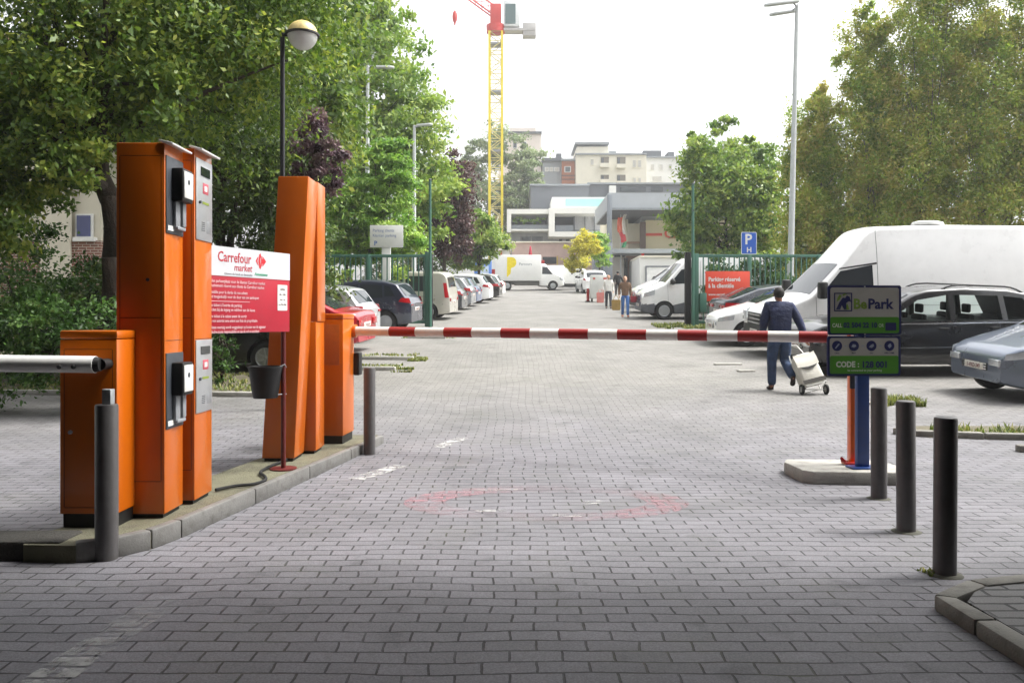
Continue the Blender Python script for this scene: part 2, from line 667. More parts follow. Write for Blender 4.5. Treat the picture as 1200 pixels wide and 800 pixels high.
def kerb_run(mb, pts, w, h, gap=.006, bev=.016):
    n = len(pts)
    off = []
    for i in range(n):
        d = (pts[min(i + 1, n - 1)] - pts[max(i - 1, 0)]).normalized()
        off.append(Vector((-d.y, d.x, 0)) * w)
    for i in range(n - 1):
        d = (pts[i + 1] - pts[i]).normalized() * gap
        poly = [pts[i] + d, pts[i + 1] - d, pts[i + 1] + off[i + 1] - d, pts[i] + off[i] + d]
        mb.prism([(p.x, p.y) for p in poly], Matrix.Translation((0, 0, 0)), h, bev=bev)


kerb_run(mb, [p + Vector((.012, -.004, 0)) for p in pts], .075, IZ, .003)
o = mb.build('kerb_edge', mat('worn_kerb_stone', '#6c6b68', .5, 0, .18, 4, bump=.15, bscale=60, dirt=.6))
tag(o, kind='structure')
mb = MB()
mb.span((-3.35, 4.92, 0), (-2.72, 5.2, .125), bev=.02)
o = mb.build('kerb_block', mat('dark_stained_kerb', '#35332f', .9, 0, .25, 5, bump=.5))
tag(o, kind='structure')

# pad on the right --------------------------------------------------
mb = MB()
PAD = [(2.66, 7.2), (3.45, 7.14), (3.55, 7.3), (3.5, 7.78), (2.62, 7.84), (2.56, 7.7), (2.58, 7.28)]
mb.prism(PAD, Matrix.Identity(4), .13, bev=.025)
tag(mb.build('kerb_pad', CONCL), kind='structure')

# raised corner of pavement, bottom right ----------------------------
mb = MB()
core = [(2.24, 4.02), (2.42, 4.24), (3.1, 4.42), (6, 4.5), (6, 2.0), (2.28, 2.0)]
mb.prism(core, Matrix.Identity(4), .072)
tag(mb.build('pavement', paver_mat('pavement_blocks', '#6d6c6c', '#232323', .3, .1, .05, .012, .1, moss=.3)), kind='structure')
mb = MB()
kerb_run(mb, [Vector((*p, 0)) for p in [(6, 4.6), (3.1, 4.52), (2.42, 4.34), (2.11, 4.1), (2.12, 3.75), (2.14, 3.2), (2.15, 2.0)]], .11, .085, .004, bev=.018)
tag(mb.build('kerb_edge', CONC), kind='structure')

# ================================================================== BARRIER EQUIPMENT ON THE ISLAND
def rounded_cabinet(w, l, h, r):
    """footprint with the far lane-side corner rounded; origin at near lane-side corner, +x = away from lane is negative"""
    p = [(0, 0), (0, l - r)]
    for k in range(1, 9):
        t = R(90 * k / 8)
        p.append((-r + r * math.cos(t), l - r + r * math.sin(t)))
    p += [(-w, l), (-w, 0)]
    return p


def barrier_cabinet(name, label, loc, w, l, h, rz=0):
    t = thing(name, label, 'barrier cabinet', loc, rz)
    mb = MB()
    base = rounded_cabinet(w, l, h, .12)
    mb.prism(base, Matrix.Translation((0, 0, .09)), h - .09 - .06, bev=.006)
    mb.build('housing', ORANGE, t)
    mb = MB()
    mb.prism([(x * 1.012 + .004, y * 1.012 - .004) for x, y in base], Matrix.Translation((0, 0, h - .057)), .055, bev=.012)
    mb.build('lid', ORANGE, t)
    mb = MB()
    mb.prism([(x * .93 - .012, y * .93 + .015) for x, y in base], Matrix.Translation((0, 0, 0)), .092)
    mb.build('plinth', BLACKP, t)
    return t


cab1 = barrier_cabinet('barrier_cabinet', 'squat orange barrier cabinet at the near kerb end with a plain white arm reaching left', (X(137, 5.3), 5.3, IZ - .02), .37, .44, 1.28)
for q in (((-.34, -.002, .13), (-.03, .002, .133)), ((-.34, -.002, 1.155), (-.03, .002, 1.158)), ((-.343, -.002, .135), (-.340, .002, 1.154)), ((-.03, -.002, .135), (-.027, .002, 1.154))):
    mb = MB(); mb.span(*q); mb.build('door_seam', BLACKP, cab1)
mb = MB(); mb.cyl((-.3, -.012, .62), (-.3, .002, .62), .013, seg=14); mb.build('lock', SILVER, cab1)
# the left-hand arm, running away to the left
mb = MB(); mb.cyl((-2.6, .02, .03), (0, 0, 0), .054, seg=24); t = mb.build('arm', WHITE, cab1)
t.location = Vector((X(112, 5.2), 5.2, Z(427, 5.2))) - cab1.location
mb = MB(); mb.cyl((0, 0, 0), (.035, 0, 0), .05, .042, seg=24); mb.cyl((.03, .0, 0), (.03, .1, 0), .035, seg=14); mb.build('end_cap', BLACKP, t)
for dx in (-.115, -.205):
    mb = MB(); mb.blob((dx, -.05, -.012), (.016, .012, .016)); mb.build('fixing_hole', BLACKP, t)


def terminal_panel_dark(t, z0, z1, L, tag_y):
    """dark grey reader panel on the lane face (+x): intercom box, grab handle with ticket slot, sticker"""
    mb = MB(); mb.span((-.004, .012, z0), (.008, L - .012, z1), bev=.004)
    p = mb.build('reader_panel', DKGREY, t)
    zc = z1 - (z1 - z0) * .36
    mb = MB(); mb.span((.004, L * .30, zc - .11), (.088, L * .88, zc + .12), bev=.012)
    b = mb.build('reader_box', BLACKP, t)
    mb = MB(); mb.span((.086, L * .34, zc - .085), (.094, L * .84, zc + .1), bev=.004)
    mb.build('reader_face', WHITEP, b)
    mb = MB(); mb.cyl((.093, L * .58, zc + .03), (.0965, L * .58, zc + .03), .018); mb.build('button', DKGREY, b)
    zd = z0 + (z1 - z0) * .30
    mb = MB(); mb.span((.004, L * .36, zd - .11), (.032, L * .62, zd + .11), bev=.008)
    mb.span((.004, L * .36, zd + .085), (.05, L * .86, zd + .115), bev=.006)
    mb.span((.004, L * .66, zd - .10), (.045, L * .86, zd + .09), bev=.012)
    mb.span((.004, L * .40, zd - .125), (.04, L * .86, zd - .10), bev=.006)
    mb.build('ticket_dispenser', mat('grey_plastic', '#8d9094', .4, 0, .1, 9), t)
    mb = MB(); mb.span((.007, L * .1, z0 + .02), (.011, L * .42, z0 + .055)); mb.build('sticker', WHITEP, t)


def terminal_panel_silver(t, z0, z1, L):
    mb = MB(); mb.span((-.004, .014, z0), (.008, L - .014, z1), bev=.003)
    p = mb.build('payment_panel', SILVER, t)
    H = z1 - z0
    mb = MB(); mb.span((.006, L * .28, z0 + H * .80), (.012, L * .80, z0 + H * .91)); mb.build('display', glass('screen_glass', (.012, .016, .018)), p)
    mb = MB(); mb.span((.006, L * .40, z0 + H * .585), (.010, L * .72, z0 + H * .72), bev=.002)
    lab = mb.build('red_label', mat('red_label_print', '#b4505c', .5, 0, .1, 9), p)
    mb = MB(); mb.span((.010, L * .48, z0 + H * .62), (.0115, L * .64, z0 + H * .685)); mb.build('symbol', WHITEP, p)
    mb = MB(); mb.cyl((.006, L * .22, z0 + H * .465), (.02, L * .22, z0 + H * .465), .012); mb.build('key_lock', DKGREY, p)
    mb = MB(); mb.span((.006, L * .38, z0 + H * .455), (.0105, L * .74, z0 + H * .485)); mb.build('green_card_mark', mat('green_mark', '#7c8c2a', .5), p)
    mb = MB()
    for k in range(5):
        mb.span((.006, L * .34, z0 + H * (.12 + .025 * k)), (.010, L * .52, z0 + H * (.128 + .025 * k)))
    mb.build('speaker_slots', DKGREY, p)
    mb = MB(); mb.span((.006, L * .62, z0 + H * .1), (.009, L * .9, z0 + H * .26), bev=.002); mb.build('coin_tray', mat('dull_metal', '#9b9da0', .4, .5), p)


def terminal(name, label, corner, W, L, H, kind, zs):
    """tall ticket pillar; origin at its near lane-side base corner"""
    t = thing(name, label, 'ticket terminal', (*corner, IZ - .02))
    mb = MB(); mb.span((-W, 0, .03), (0, L, H), bev=.008)
    mb.build('housing', ORANGE, t)
    mb = MB(); mb.span((-W + .02, .02, 0), (-.02, L - .02, .031)); mb.build('plinth', BLACKP, t)
    for q in (((-W + .028, -.0015, .25), (-.026, .002, .2535)), ((-W + .028, -.0015, 1.36), (-.026, .002, 1.3635)), ((-W + .028, -.0015, H - .09), (-.026, .002, H - .0865)),
              ((-W + .0245, -.0015, .255), (-W + .0275, .002, H - .092)), ((-.0255, -.0015, .255), (-.0225, .002, H - .092)), ((-.0015, .014, 1.205), (.002, L - .014, 1.208))):
        mb = MB(); mb.span(*q); mb.build('door_seam', BLACKP, t)
    mb = MB(); mb.cyl((-W * .35, -.004, 1.62), (-W * .35, .004, 1.62), .012); mb.build('lock', DKGREY, t)
    # rain visor over the lane side
    mb = MB()
    rot = Matrix.Rotation(R(14), 3, 'Y')
    mb.box((.012, L / 2, H + .003), (.10, L + .03, .014), bev=.003, rot=rot)
    mb.build('rain_visor', mat('visor_white', '#e9e9e6', .3), t)
    for z0, z1 in zs:
        (terminal_panel_dark(t, z0, z1, L, 0) if kind == 'dark' else terminal_panel_silver(t, z0, z1, L))
    return t


terminal('ticket_terminal', 'tall orange ticket terminal with dark grey reader panels, behind the squat cabinet', (X(193, 5.55), 5.55), .33, .31, 2.55, 'dark', ((.60, 1.12), (1.94, 2.47)))
terminal('ticket_terminal', 'tall orange payment terminal with brushed silver panels and a small screen', (X(228, 5.97), 5.97), .30, .345, 2.60, 'silver', ((.66, 1.20), (1.94, 2.54)))

# the two pillars that face the other lane ---------------------------
t = thing('ticket_terminal', 'leaning wedge shaped orange terminal behind the red notice board, blank side to the lane', 'ticket terminal', (X(345, 7.8), 7.8, IZ - .02))
mb = MB()
W0, W1, LN, HH, SH = .312, .29, .36, 2.72, .135
vb = [(-W0, 0, .03), (0, 0, .03), (0, LN, .03), (-W0, LN, .03)]
vt = [(SH - W1, 0, HH), (SH, 0, HH), (SH + .0, LN + .02, HH), (SH - W1, LN + .02, HH)]
tb = bmesh.new()
A = [tb.verts.new(p) for p in vb]; B = [tb.verts.new(p) for p in vt]
tb.faces.new(A[::-1]); tb.faces.new(B)
for i in range(4):
    tb.faces.new([A[i], A[(i + 1) % 4], B[(i + 1) % 4], B[i]])
bmesh.ops.recalc_face_normals(tb, faces=tb.faces)
bmesh.ops.bevel(tb, geom=list(tb.edges), offset=.01, segments=2, affect='EDGES', profile=.5)
mb._add(tb)
mb.build('housing', ORANGE, t)
mb = MB(); mb.span((-W0 + .02, .02, 0), (-.02, LN - .02, .031)); mb.build('plinth', BLACKP, t)
mb = MB(); mb.cyl((-.06, -.002, 1.3), (-.06, .004, 1.3), .006); mb.build('lock', SILVER, t)
t = thing('ticket_terminal', 'upright orange terminal squeezed behind the leaning one, stepped low panel on its lane side', 'ticket terminal', (X(360.5, 8.25) , 8.25, IZ - .02))
mb = MB(); mb.span((-.26, .0, .03), (.085, .36, 1.33), bev=.008); mb.build('lower_housing', ORANGE, t)
mb = MB(); mb.span((-.26, .012, 1.335), (.098, .35, 2.745), bev=.008); mb.build('upper_housing', ORANGE, t)
mb = MB(); mb.span((-.22, .03, 0), (.06, .33, .031)); mb.build('plinth', BLACKP, t)

cab2 = barrier_cabinet('barrier_cabinet', 'low orange barrier cabinet whose red and white striped arm lies across the lane', (X(402, 8.9), 8.9, IZ - .02), .32, .55, 1.42, R(-4))
mb = MB(); mb.span((-.30, -.006, .86), (-.04, -.001, 1.30), bev=.002); mb.build('service_door', mat('faded_orange', '#b9642a', .35, 0, .08, 5, dirt=.2), cab2)
mb = MB(); mb.cyl((-.28, -.012, .8), (-.28, 0, .8), .012); mb.build('lock', SILVER, cab2)
mb = MB(); mb.span((.002, .42, .72), (.07, .56, .98), bev=.015); mb.build('sensor_box', BLACKP, cab2)

# striped arm ---------------------------------------------------------
PA = Vector((X(402, 8.9) + .02, 9.32, 1.335))
PB = Vector((X(1000, 7.56), 7.56, Z(395.3, 7.56)))
d = PB - PA


def arm_at(px):
    # share of the arm's length whose picture column is px (computed once, along the real arm)
    k = (px - 600) / F
    return (PA.x - k * PA.y) / (k * d.y - d.x)


mb = MB(); mb.cyl((0, 0, 0), d, .052, seg=28); t = mb.build('arm', mat('arm_white', '#d9d6cf', .35, 0, .05, 4, dirt=.12), cab2)
_c = Matrix.Translation(cab2.location) @ Matrix.Rotation(cab2.rotation_euler.z, 4, 'Z')
t.matrix_local = _c.inverted() @ Matrix.Translation(PA)
REDARM = mat('arm_red_band', '#8f1510', .4, 0, .06, 5, dirt=.08)
bands = [(457.5, 488), (521.5, 554), (588, 622), (655.5, 690), (724, 758), (794.5, 829), (864.5, 900), (936, 970)]
for a, b in bands:
    mb = MB(); mb.cyl(d * arm_at(a), d * arm_at(b), .0535, seg=28); mb.build('red_band', REDARM, t)
mb = MB(); mb.cyl(d * 1.0, d * 1.008, .05, .044, seg=24); mb.build('end_cap', BLACKP, t)
mb = MB(); mb.cyl((-.04, 0, 0), (.05, -.01, 0), .075, seg=20); mb.build('clamp', ORANGE, t)

# rest post -----------------------------------------------------------
t = thing('rest_post', 'slim orange rest post catching the arm tip, beside the blue sign pole', 'barrier post', (PB.x - .005, PB.y - .02, .13))
mb = MB(); mb.span((-.045, -.04, 0), (.045, .045, 1.10), bev=.008); mb.build('post', mat('post_orange', '#e06412', .3, 0, .06, 5, coat=.4, dirt=.15), t)
mb = MB(); mb.box((0, 0, .006), (.17, .17, .012), bev=.003); mb.build('base_plate', mat('post_orange', '#e06412'), t)
mb = MB(); mb.span((-.052, -.055, .70), (.0, -.03, .98), bev=.008); mb.build('photocell', BLACKP, t)
mb = MB(); mb.box((.0, .0, 1.11), (.13, .1, .03), bev=.006); mb.box((-.055, 0, 1.16), (.02, .1, .1), bev=.004); mb.box((.055, 0, 1.16), (.02, .1, .1), bev=.004); mb.build('arm_cradle', mat('post_orange', '#e06412'), t)
mb = MB(); mb.tube([(-.09, -.05, .02), (-.12, -.02, .06), (-.1, .02, .03), (-.05, .03, .02)], .014); mb.tube([(-.1, -.06, .015), (-.03, -.09, .02), (.03, -.07, .02)], .014, mi=0)
mb.build('cable_loop', REDP, t)

# parking notice sign ---------------------------------------------------
SX, SY = X(1011, 7.33), 7.33
t = thing('information_sign', 'blue framed parking notice sign in two panels with green bands, on a blue pole', 'sign', (SX, SY, .13), R(3))
mb = MB(); mb.span((-.055, -.02, 0), (.055, .045, 1.6), bev=.01); mb.build('pole', mat('blue_pole', '#1c3d7a', .35, 0, .08, 5, dirt=.2), t)
mb = MB(); mb.box((0, .01, .008), (.24, .16, .016), bev=.003); mb.build('base_plate', mat('blue_pole', '#1c3d7a'), t)
PW = .335
zt, zm, zb = Z(334.5, SY) - .13, Z(393, SY) - .13, Z(440, SY) - .13
SWHITE = mat('sign_white_face', '#a6a49c', .55, 0, .04, 3, dirt=.1)
SGREEN = mat('sign_green_band', '#44861a', .45, 0, .05, 3, dirt=.06)
SNAVY = mat('sign_navy_ink', '#141b52', .5, 0, .05, 4)
SLIME = mat('sign_lime_ink', '#6f8f2e', .5)
SPALE = mat('sign_pale_ink', '#c9d0c0', .5)
mb = MB(); mb.prism(rrect(-PW, zm + .004, PW, zt, .02), Matrix.Translation((0, -.022, 0)) @ XZ, .014); up = mb.build('upper_panel', SNAVY, t)
mb = MB(); plate(mb, rrect(-PW + .022, zm + .022, PW - .022, zt - .02, .02), -.0362); mb.build('face', SWHITE, up)
gz = zm + (zt - zm) * .37
mb = MB(); plate(mb, rrect(-PW + .022, zm + .022, PW - .022, gz, .016), -.0376); mb.build('green_band', SGREEN, up)
# emblem: framed square with a swooping dark shape over green
mb = MB()
ex0, ez0, es = -PW + .055, gz + .05, .165
for a in (((0, 0), (1, 0), (1, .06), (0, .06)), ((0, .94), (1, .94), (1, 1), (0, 1)), ((0, .06), (.06, .06), (.06, .94), (0, .94)), ((.94, .06), (1, .06), (1, .94), (.94, .94))):
    plate(mb, [(ex0 + p[0] * es, ez0 + p[1] * es) for p in a], -.0378)
sw = [(.1, .1), (.34, .1), (.42, .34), (.55, .1), (.68, .12), (.66, .45), (.82, .55), (.94, .5), (.86, .78), (.70, .86), (.62, .72), (.48, .74), (.3, .5)]
plate(mb, [(ex0 + p[0] * es, ez0 + p[1] * es) for p in sw], -.0384)
mb.build('emblem', SNAVY, up)
mb = MB()
for sw in (((.14, .52), (.3, .62), (.42, .86), (.3, .9), (.2, .74)), ((.5, .82), (.62, .9), (.74, .92), (.6, .96), (.46, .9)), ((.56, .1), (.84, .1), (.74, .42), (.66, .3))):
    plate(mb, [(ex0 + p[0] * es, ez0 + p[1] * es) for p in sw], -.0379)
mb.build('emblem_swoosh', SLIME, up)
mb = MB(); text_into(mb, 'Be', .125, (-.105, -.038, gz + .075), bold=.004, sx=.95); mb.build('lettering', SLIME, up)
mb = MB(); text_into(mb, 'Park', .125, (.028, -.038, gz + .075), bold=.004, sx=1.0); mb.build('lettering', SNAVY, up)
mb = MB(); text_into(mb, '02 504 22 10', .062, (-.195, -.039, zm + .072), bold=.003, sx=.93); plate(mb, rrect(.188, zm + .045, .288, zm + .115, .008), -.039); mb.build('phone_number', SNAVY, up)
mb = MB(); text_into(mb, 'CALL', .048, (-.298, -.039, zm + .075), bold=.001, sx=.8); text_into(mb, 'OR', .045, (.125, -.039, zm + .075), sx=.75); mb.build('small_print', SPALE, up)
mb = MB(); mb.prism(rrect(-PW - .004, zb, PW - .004, zm - .004, .02), Matrix.Translation((0, -.020, 0)) @ XZ, .014); lo = mb.build('lower_panel', SNAVY, t)
mb = MB(); plate(mb, rrect(-PW + .018, zb + .02, PW - .026, zm - .022, .02), -.0342); mb.build('face', SWHITE, lo)
g2 = zb + (zm - zb) * .50
mb = MB(); plate(mb, rrect(-PW + .018, zb + .02, PW - .026, g2, .016), -.0356); mb.build('green_band', SGREEN, lo)
cs = [-.252, -.098, .062, .226]
for i, c in enumerate(cs):
    q = g2 + .088
    mb = MB(); plate(mb, disc_poly(c, q, .046, 24), -.0356); mb.build('symbol_disc', SNAVY, lo)
    mb = MB()
    sh = [[(-.02, -.02), (-.012, -.025), (.022, .012), (.02, .022), (.008, .018)], [(-.024, -.008), (.0, -.016), (.022, -.004), (.014, .012), (-.01, .016)],
          [(-.024, -.012), (.004, -.018), (.024, .0), (.016, .018), (-.004, .01)], [(-.016, .0), (.0, -.022), (.02, -.004), (.012, .022), (-.004, .016)]][i]
    plate(mb, [(c + a, q + b) for a, b in sh], -.037)
    mb.build('symbol', mat('sign_grey_ink', '#8f98a8', .5), lo)
for c in (-.175, -.018, .144):
    mb = MB(); plate(mb, [(c - .01, g2 + .083), (c + .01, g2 + .083), (c + .01, g2 + .093), (c - .01, g2 + .093)], -.0356)
    mb.build('dash_mark', mat('sign_grey_ink', '#8f98a8'), lo)
mb = MB()
for c, s in zip(cs, ('CALL', 'PAY', 'GO', 'WELCOME')):
    text_into(mb, s, .019, (c, -.0356, g2 + .018), 'CENTER', bold=.0003)
mb.build('caption_text', SNAVY, lo)
mb = MB(); text_into(mb, '128 001', .078, (-.03, -.037, zb + .075), bold=.0035, sx=.95)
mb.build('code_number', SNAVY, lo)
mb = MB(); text_into(mb, 'CODE', .07, (-.262, -.037, zb + .08), bold=.003, sx=.9); text_into(mb, ':', .07, (-.065, -.037, zb + .08), bold=.002)
text_into(mb, 'be connected to your parking', .026, (.0, -.037, zb + .042), 'CENTER', bold=.0002)
mb.build('code_word', SPALE, lo)
mb = MB()
for z in (zm + .012, zm - .012, zt - .012):
    mb.cyl((0, -.044, z), (0, -.03, z), .006, seg=10)
mb.build('bolt', SILVER, t)

# red notice board ------------------------------------------------------
bl = Vector((-2.47, 6.4, 0)); brp = Vector((X(340, 7.42), 7.42, 0))
ang = math.atan2(brp.y - bl.y, brp.x - bl.x)
BW = (brp - bl).length
zt, zb = Z(297.5, 7.42), Z(388.5, 7.42)
t = thing('notice_board', 'white and red supermarket parking notice board on a dark red post', 'sign', (X(332, 7.4), 7.4, IZ - .02), ang)
x0, x1 = -BW + .05, .05
zt -= IZ - .02; zb -= IZ - .02
zw = zt - (zt - zb) * .34
mb = MB(); mb.span((x0, -.03, zb), (x1, -.018, zt), bev=.003); pan = mb.build('panel', mat('board_red', '#b01a30', .4, 0, .05, 3, dirt=.1), t)
mb = MB(); mb.span((x0, -.0335, zw), (x1, -.0305, zt)); mb.build('white_header', mat('board_white', '#c9ccd0', .45, 0, .04, 3, dirt=.08), pan)
mb = MB(); text_into(mb, 'Carrefour', .118, (x0 + .225, -.0345, zw + .118), bold=.0015, sx=.80); mb.build('lettering', mat('board_red_ink', '#b02233', .5), pan)
mb = MB(); text_into(mb, 'market', .082, (x0 + .41, -.0345, zw + .05), bold=.0008, sx=.9, shear=.15)
mb.build('lettering', mat('board_red_ink', '#b02233', .5), pan)
# arrow emblem
mb = MB(); cx, cz, k = x0 + .735, zw + .148, .068
for sh in (((-1, 0), (-.72, .42), (-.5, .6), (-.66, .05), (-.66, -.05), (-.5, -.6), (-.72, -.42)),
           ((-.34, .85), (-.06, 1), (.06, .62), (-.12, .2), (-.12, -.2), (.06, -.62), (-.06, -1), (-.34, -.85), (-.5, -.1), (-.5, .1)),
           ((.12, .62), (.3, .62), (.3, .3), (.42, .3), (.42, .6), (1, 0), (.42, -.6), (.42, -.3), (.3, -.3), (.3, -.62), (.12, -.62), (0, -.2), (0, .2))):
    plate(mb, [(cx + a * k * .95, cz + b * k) for a, b in sh], -.0337)
mb.build('emblem', mat('board_emblem_red', '#cc1f2c', .5), pan)
mb = MB(); text_into(mb, 'Anneessens', .038, (cx, -.0345, zw + .022), 'CENTER', shear=.3, bold=.0006, sx=.9); mb.build('place_name', mat('board_green_ink', '#2f9a74', .5), pan)
mb = MB(); text_into(mb, 'Ouvert du lundi au dimanche', .028, (x0 + .3, -.0345, zw + .012), bold=.0001); mb.build('small_print', mat('board_grey_ink', '#8a8a90', .5), pan)
mb = MB()
lines = ['Voorbehouden parkeerplaats voor de klanten Carrefour market', 'Parking exclusivement réservé aux clients du Carrefour market', None,
         'Parking accessible pour la durée de vos achats', 'Parking enkel toegankelijk voor de duur van uw aankopen', None, None,
         'Prenez votre ticket à l\'entrée du parking', 'Neem uw ticket bij de ingang en valideer aan de kassa', None,
         'Validez votre ticket à la caisse avant de sortir', 'Tout véhicule non autorisé sera enlevé aux frais du propriétaire', None,
         'Elk niet toegelaten voertuig wordt weggesleept op kosten van de eigenaar', 'La direction décline toute responsabilité en cas de vol ou accident']
zz = zw - .055
for s in lines:
    if s:
        text_into(mb, s, .036, (x0 + .02, -.032, zz), bold=.0003, sx=.82 if len(s) < 64 else .72)
        zz -= .037
    else:
        zz -= .016
plate(mb, [(x0 + .02, zw - .21), (x0 + .6, zw - .21), (x0 + .6, zw - .206), (x0 + .02, zw - .206)], -.0305)
mb.build('notice_text', mat('board_pale_ink', '#dcb6ba', .5), pan)
mb = MB(); plate(mb, rrect(x1 - .165, zb + .19, x1 - .035, zb + .42, .006), -.0305, .002); st = mb.build('white_sticker', WHITEP, pan)
mb = MB()
for i, s in enumerate(('OPEN', '8h - 20h', 'ma - za', 'zo 9h-18h')):
    text_into(mb, s, .024, (x1 - .1, -.0335, zb + .37 - .045 * i), 'CENTER', bold=.0002)
mb.build('opening_hours_lettering', mat('sticker_ink', '#6a5a5c', .5), st)
mb = MB(); mb.cyl((0, 0, 0), (0, 0, zt - .02), .022, seg=14); mb.build('post', RUST, t)
mb = MB(); mb.cyl((-BW + .12, 0, 0), (-BW + .12, 0, zt - .02), .022, seg=14); mb.build('post', RUST, t)
mb = MB(); mb.cyl((0, 0, 0), (0, 0, .012), .12, seg=20); mb.build('base_plate', RUST, t)
# bucket
t = thing('bucket', 'black plastic bucket strapped to the notice board post', 'bucket', (X(311, 7.36), 7.36, Z(466, 7.36)))
mb = MB(); mb.lathe([(.0, 0), (.105, 0), (.11, .01), (.148, .27), (.158, .272), (.158, .285), (.146, .285), (.106, .02), (0, .02)], seg=28)
mb.build('pail', BLACKP, t)
mb = MB(); mb.tube([(.13, 0, .28), (.17, .02, .30), (.175, .05, .27)], .004); mb.tube([(.11, 0, .03), (.16, .03, .03), (.172, .06, .03)], .004); mb.build('wire_tie', STEEL, t)

# cable on the island ---------------------------------------------------
mb = MB()
cp = [(-2.32, 6.4), (-2.22, 6.55), (-2.1, 6.62), (-2.05, 6.78), (-2.1, 6.95), (-2.2, 7.15), (-2.2, 7.45), (-2.16, 7.7), (-2.14, 7.95)]
sm = []
for i in range(len(cp) - 1):
    p0, p1, p2, p3 = (Vector(cp[max(i - 1, 0)]), Vector(cp[i]), Vector(cp[i + 1]), Vector(cp[min(i + 2, len(cp) - 1)]))
    for k in range(6):
        u = k / 6
        q = .5 * ((2 * p1) + (p2 - p0) * u + (2 * p0 - 5 * p1 + 4 * p2 - p3) * u * u + (3 * p1 - p0 - 3 * p2 + p3) * u ** 3)
        sm.append((q.x, q.y, IZ + .0))
mb.tube(sm, .013)
o = mb.build('power_cable', RUBBER); tag(o, 'loose black power cable snaking over the kerb island', 'cable')

# bollards ----------------------------------------------------------------
mb = MB()
mb.lathe([(.0, 0), (.0625, 0), (.0625, .885), (.058, .896), (.05, .9), (0, .901)], seg=32)
bme = mb.mesh('bollard')
BG = 'grey steel bollards round the barrier lane'


def bollard(px, py, h, label, lean=0):
    y = CAM_H * F / (py - HZ)
    o = link('bollard', bme if not bme.materials else bme, [] if bme.materials else BOLL, None, (X(px, y), y, .004))
    o.scale = (1, 1, h / .9)
    o.rotation_euler = (0, R(lean), 0)
    mc = MB(); mc.lathe([(.0, 0), (.10, 0), (.095, .006), (.07, .012), (0, .012)], seg=20)
    c = mc.build('mortar_collar', mat('mortar_dark', '#4a4a40', .95, 0, .3, 12, dirt=.6), o)
    return tag(o, label, 'bollard', BG)


bollard(1107, 674, .90, 'thick grey bollard by the kerb corner, standing nearest the camera of the right hand three', .4)
bollard(1062, 623.5, .90, 'middle grey bollard of the three in a row on the right', -.3)
bollard(1030, 585, .905, 'grey bollard nearest the concrete pad of the sign')
bollard(433, 535, .95, 'lone grey bollard past the striped arm cabinet at the far kerb end')
b0 = thing('bollard', 'dark grey bollard with a narrow stub on top, in front of the squat orange cabinet', 'bollard', (X(125, 4.97), 4.97, .004), 0, BG)
mb = MB(); mb.lathe([(.0, 0), (.066, 0), (.066, .93), (.062, .94), (0, .941)], seg=32); mb.build('post', BOLL, b0)
mb = MB(); mb.span((-.018, -.025, .94), (.036, .03, 1.032), bev=.004); mb.build('stub', STEEL, b0)

# kerb stones and weeds of the parking islets -----------------------------
def stones(pts, w=.12, h=.1):
    mb = MB()
    for (xa, ya), (xb, yb) in pts:
        a = Vector((xa, ya, 0)); b = Vector((xb, yb, 0)); c = (a + b) / 2; d = b - a
        mb.box((c.x, c.y, zg(c.y) + h / 2 - .02), (d.length, w, h), rz=math.atan2(d.y, d.x), bev=.02)
    return mb


tag(stones([((4.75, 9.95), (5.6, 9.72)), ((5.62, 9.72), (6.5, 9.6)), ((6.54, 9.6), (7.8, 9.5)), ((4.72, 10.0), (5.0, 10.35)), ((5.5, 8.9), (7.0, 8.75))]).build('kerb_edge', CONC), kind='structure')
tag(stones([((-3.3, 16.6), (-2.35, 16.5)), ((-4.6, 16.7), (-3.34, 16.62)), ((-3.4, 18.4), (-2.2, 18.3)), ((-4.8, 18.6), (-3.44, 18.42)), ((-3.0, 23.6), (-1.9, 23.5)), ((-3.7, 13.2), (-5.2, 13.3)), ((-5.24, 13.3), (-7.0, 13.4)), ((-7.0, 13.4), (-9, 13.5))]).build('kerb_edge', CONCL), kind='structure')
tag(stones([((4.5, 16.3), (4.85, 16.36)), ((4.3, 17.4), (4.9, 17.45)), ((5.35, 12.5), (5.9, 12.45))], .14, .06).build('kerb_edge', CONCL), kind='structure')
GRASS = leaf_mat('weed_green', ['#4a5a28', '#65733a', '#828a4a', '#a29c66'], .3)


def weeds(name, label, areas, n, h, w=.012):
    V, Fc, att = [], [], []
    for _ in range(n):
        x0, x1, y0, y1 = random.choice(areas)
        x, y = random.uniform(x0, x1), random.uniform(y0, y1)
        if noise.noise((x * 2.1, y * 2.1, 3)) < -.12:
            continue
        z = zg(y) + .004
        hh = h * random.uniform(.35, 1.15); a = random.uniform(0, 2 * PI); l = random.uniform(.1, .7) * hh
        b = len(V); ca, sa = math.cos(a), math.sin(a)
        ww = w * random.uniform(.6, 1.6)
        for k, (u, wd) in enumerate(((0, 1), (.55, .8), (1, .05))):
            px, py, pz = x + ca * l * u * u, y + sa * l * u * u, z + hh * u
            V.append((px - sa * ww * wd, py + ca * ww * wd, pz)); V.append((px + sa * ww * wd, py - ca * ww * wd, pz))
        Fc += [(b, b + 1, b + 3, b + 2), (b + 2, b + 3, b + 5, b + 4)]
        att += [random.random()] * 6
    me = bpy.data.meshes.new(name)
    me.from_pydata(V, [], Fc)
    a = me.attributes.new('leaf', 'FLOAT', 'POINT'); a.data.foreach_set('value', att)
    o = link(name, me, GRASS)
    return tag(o, label, 'grass', kind='stuff')


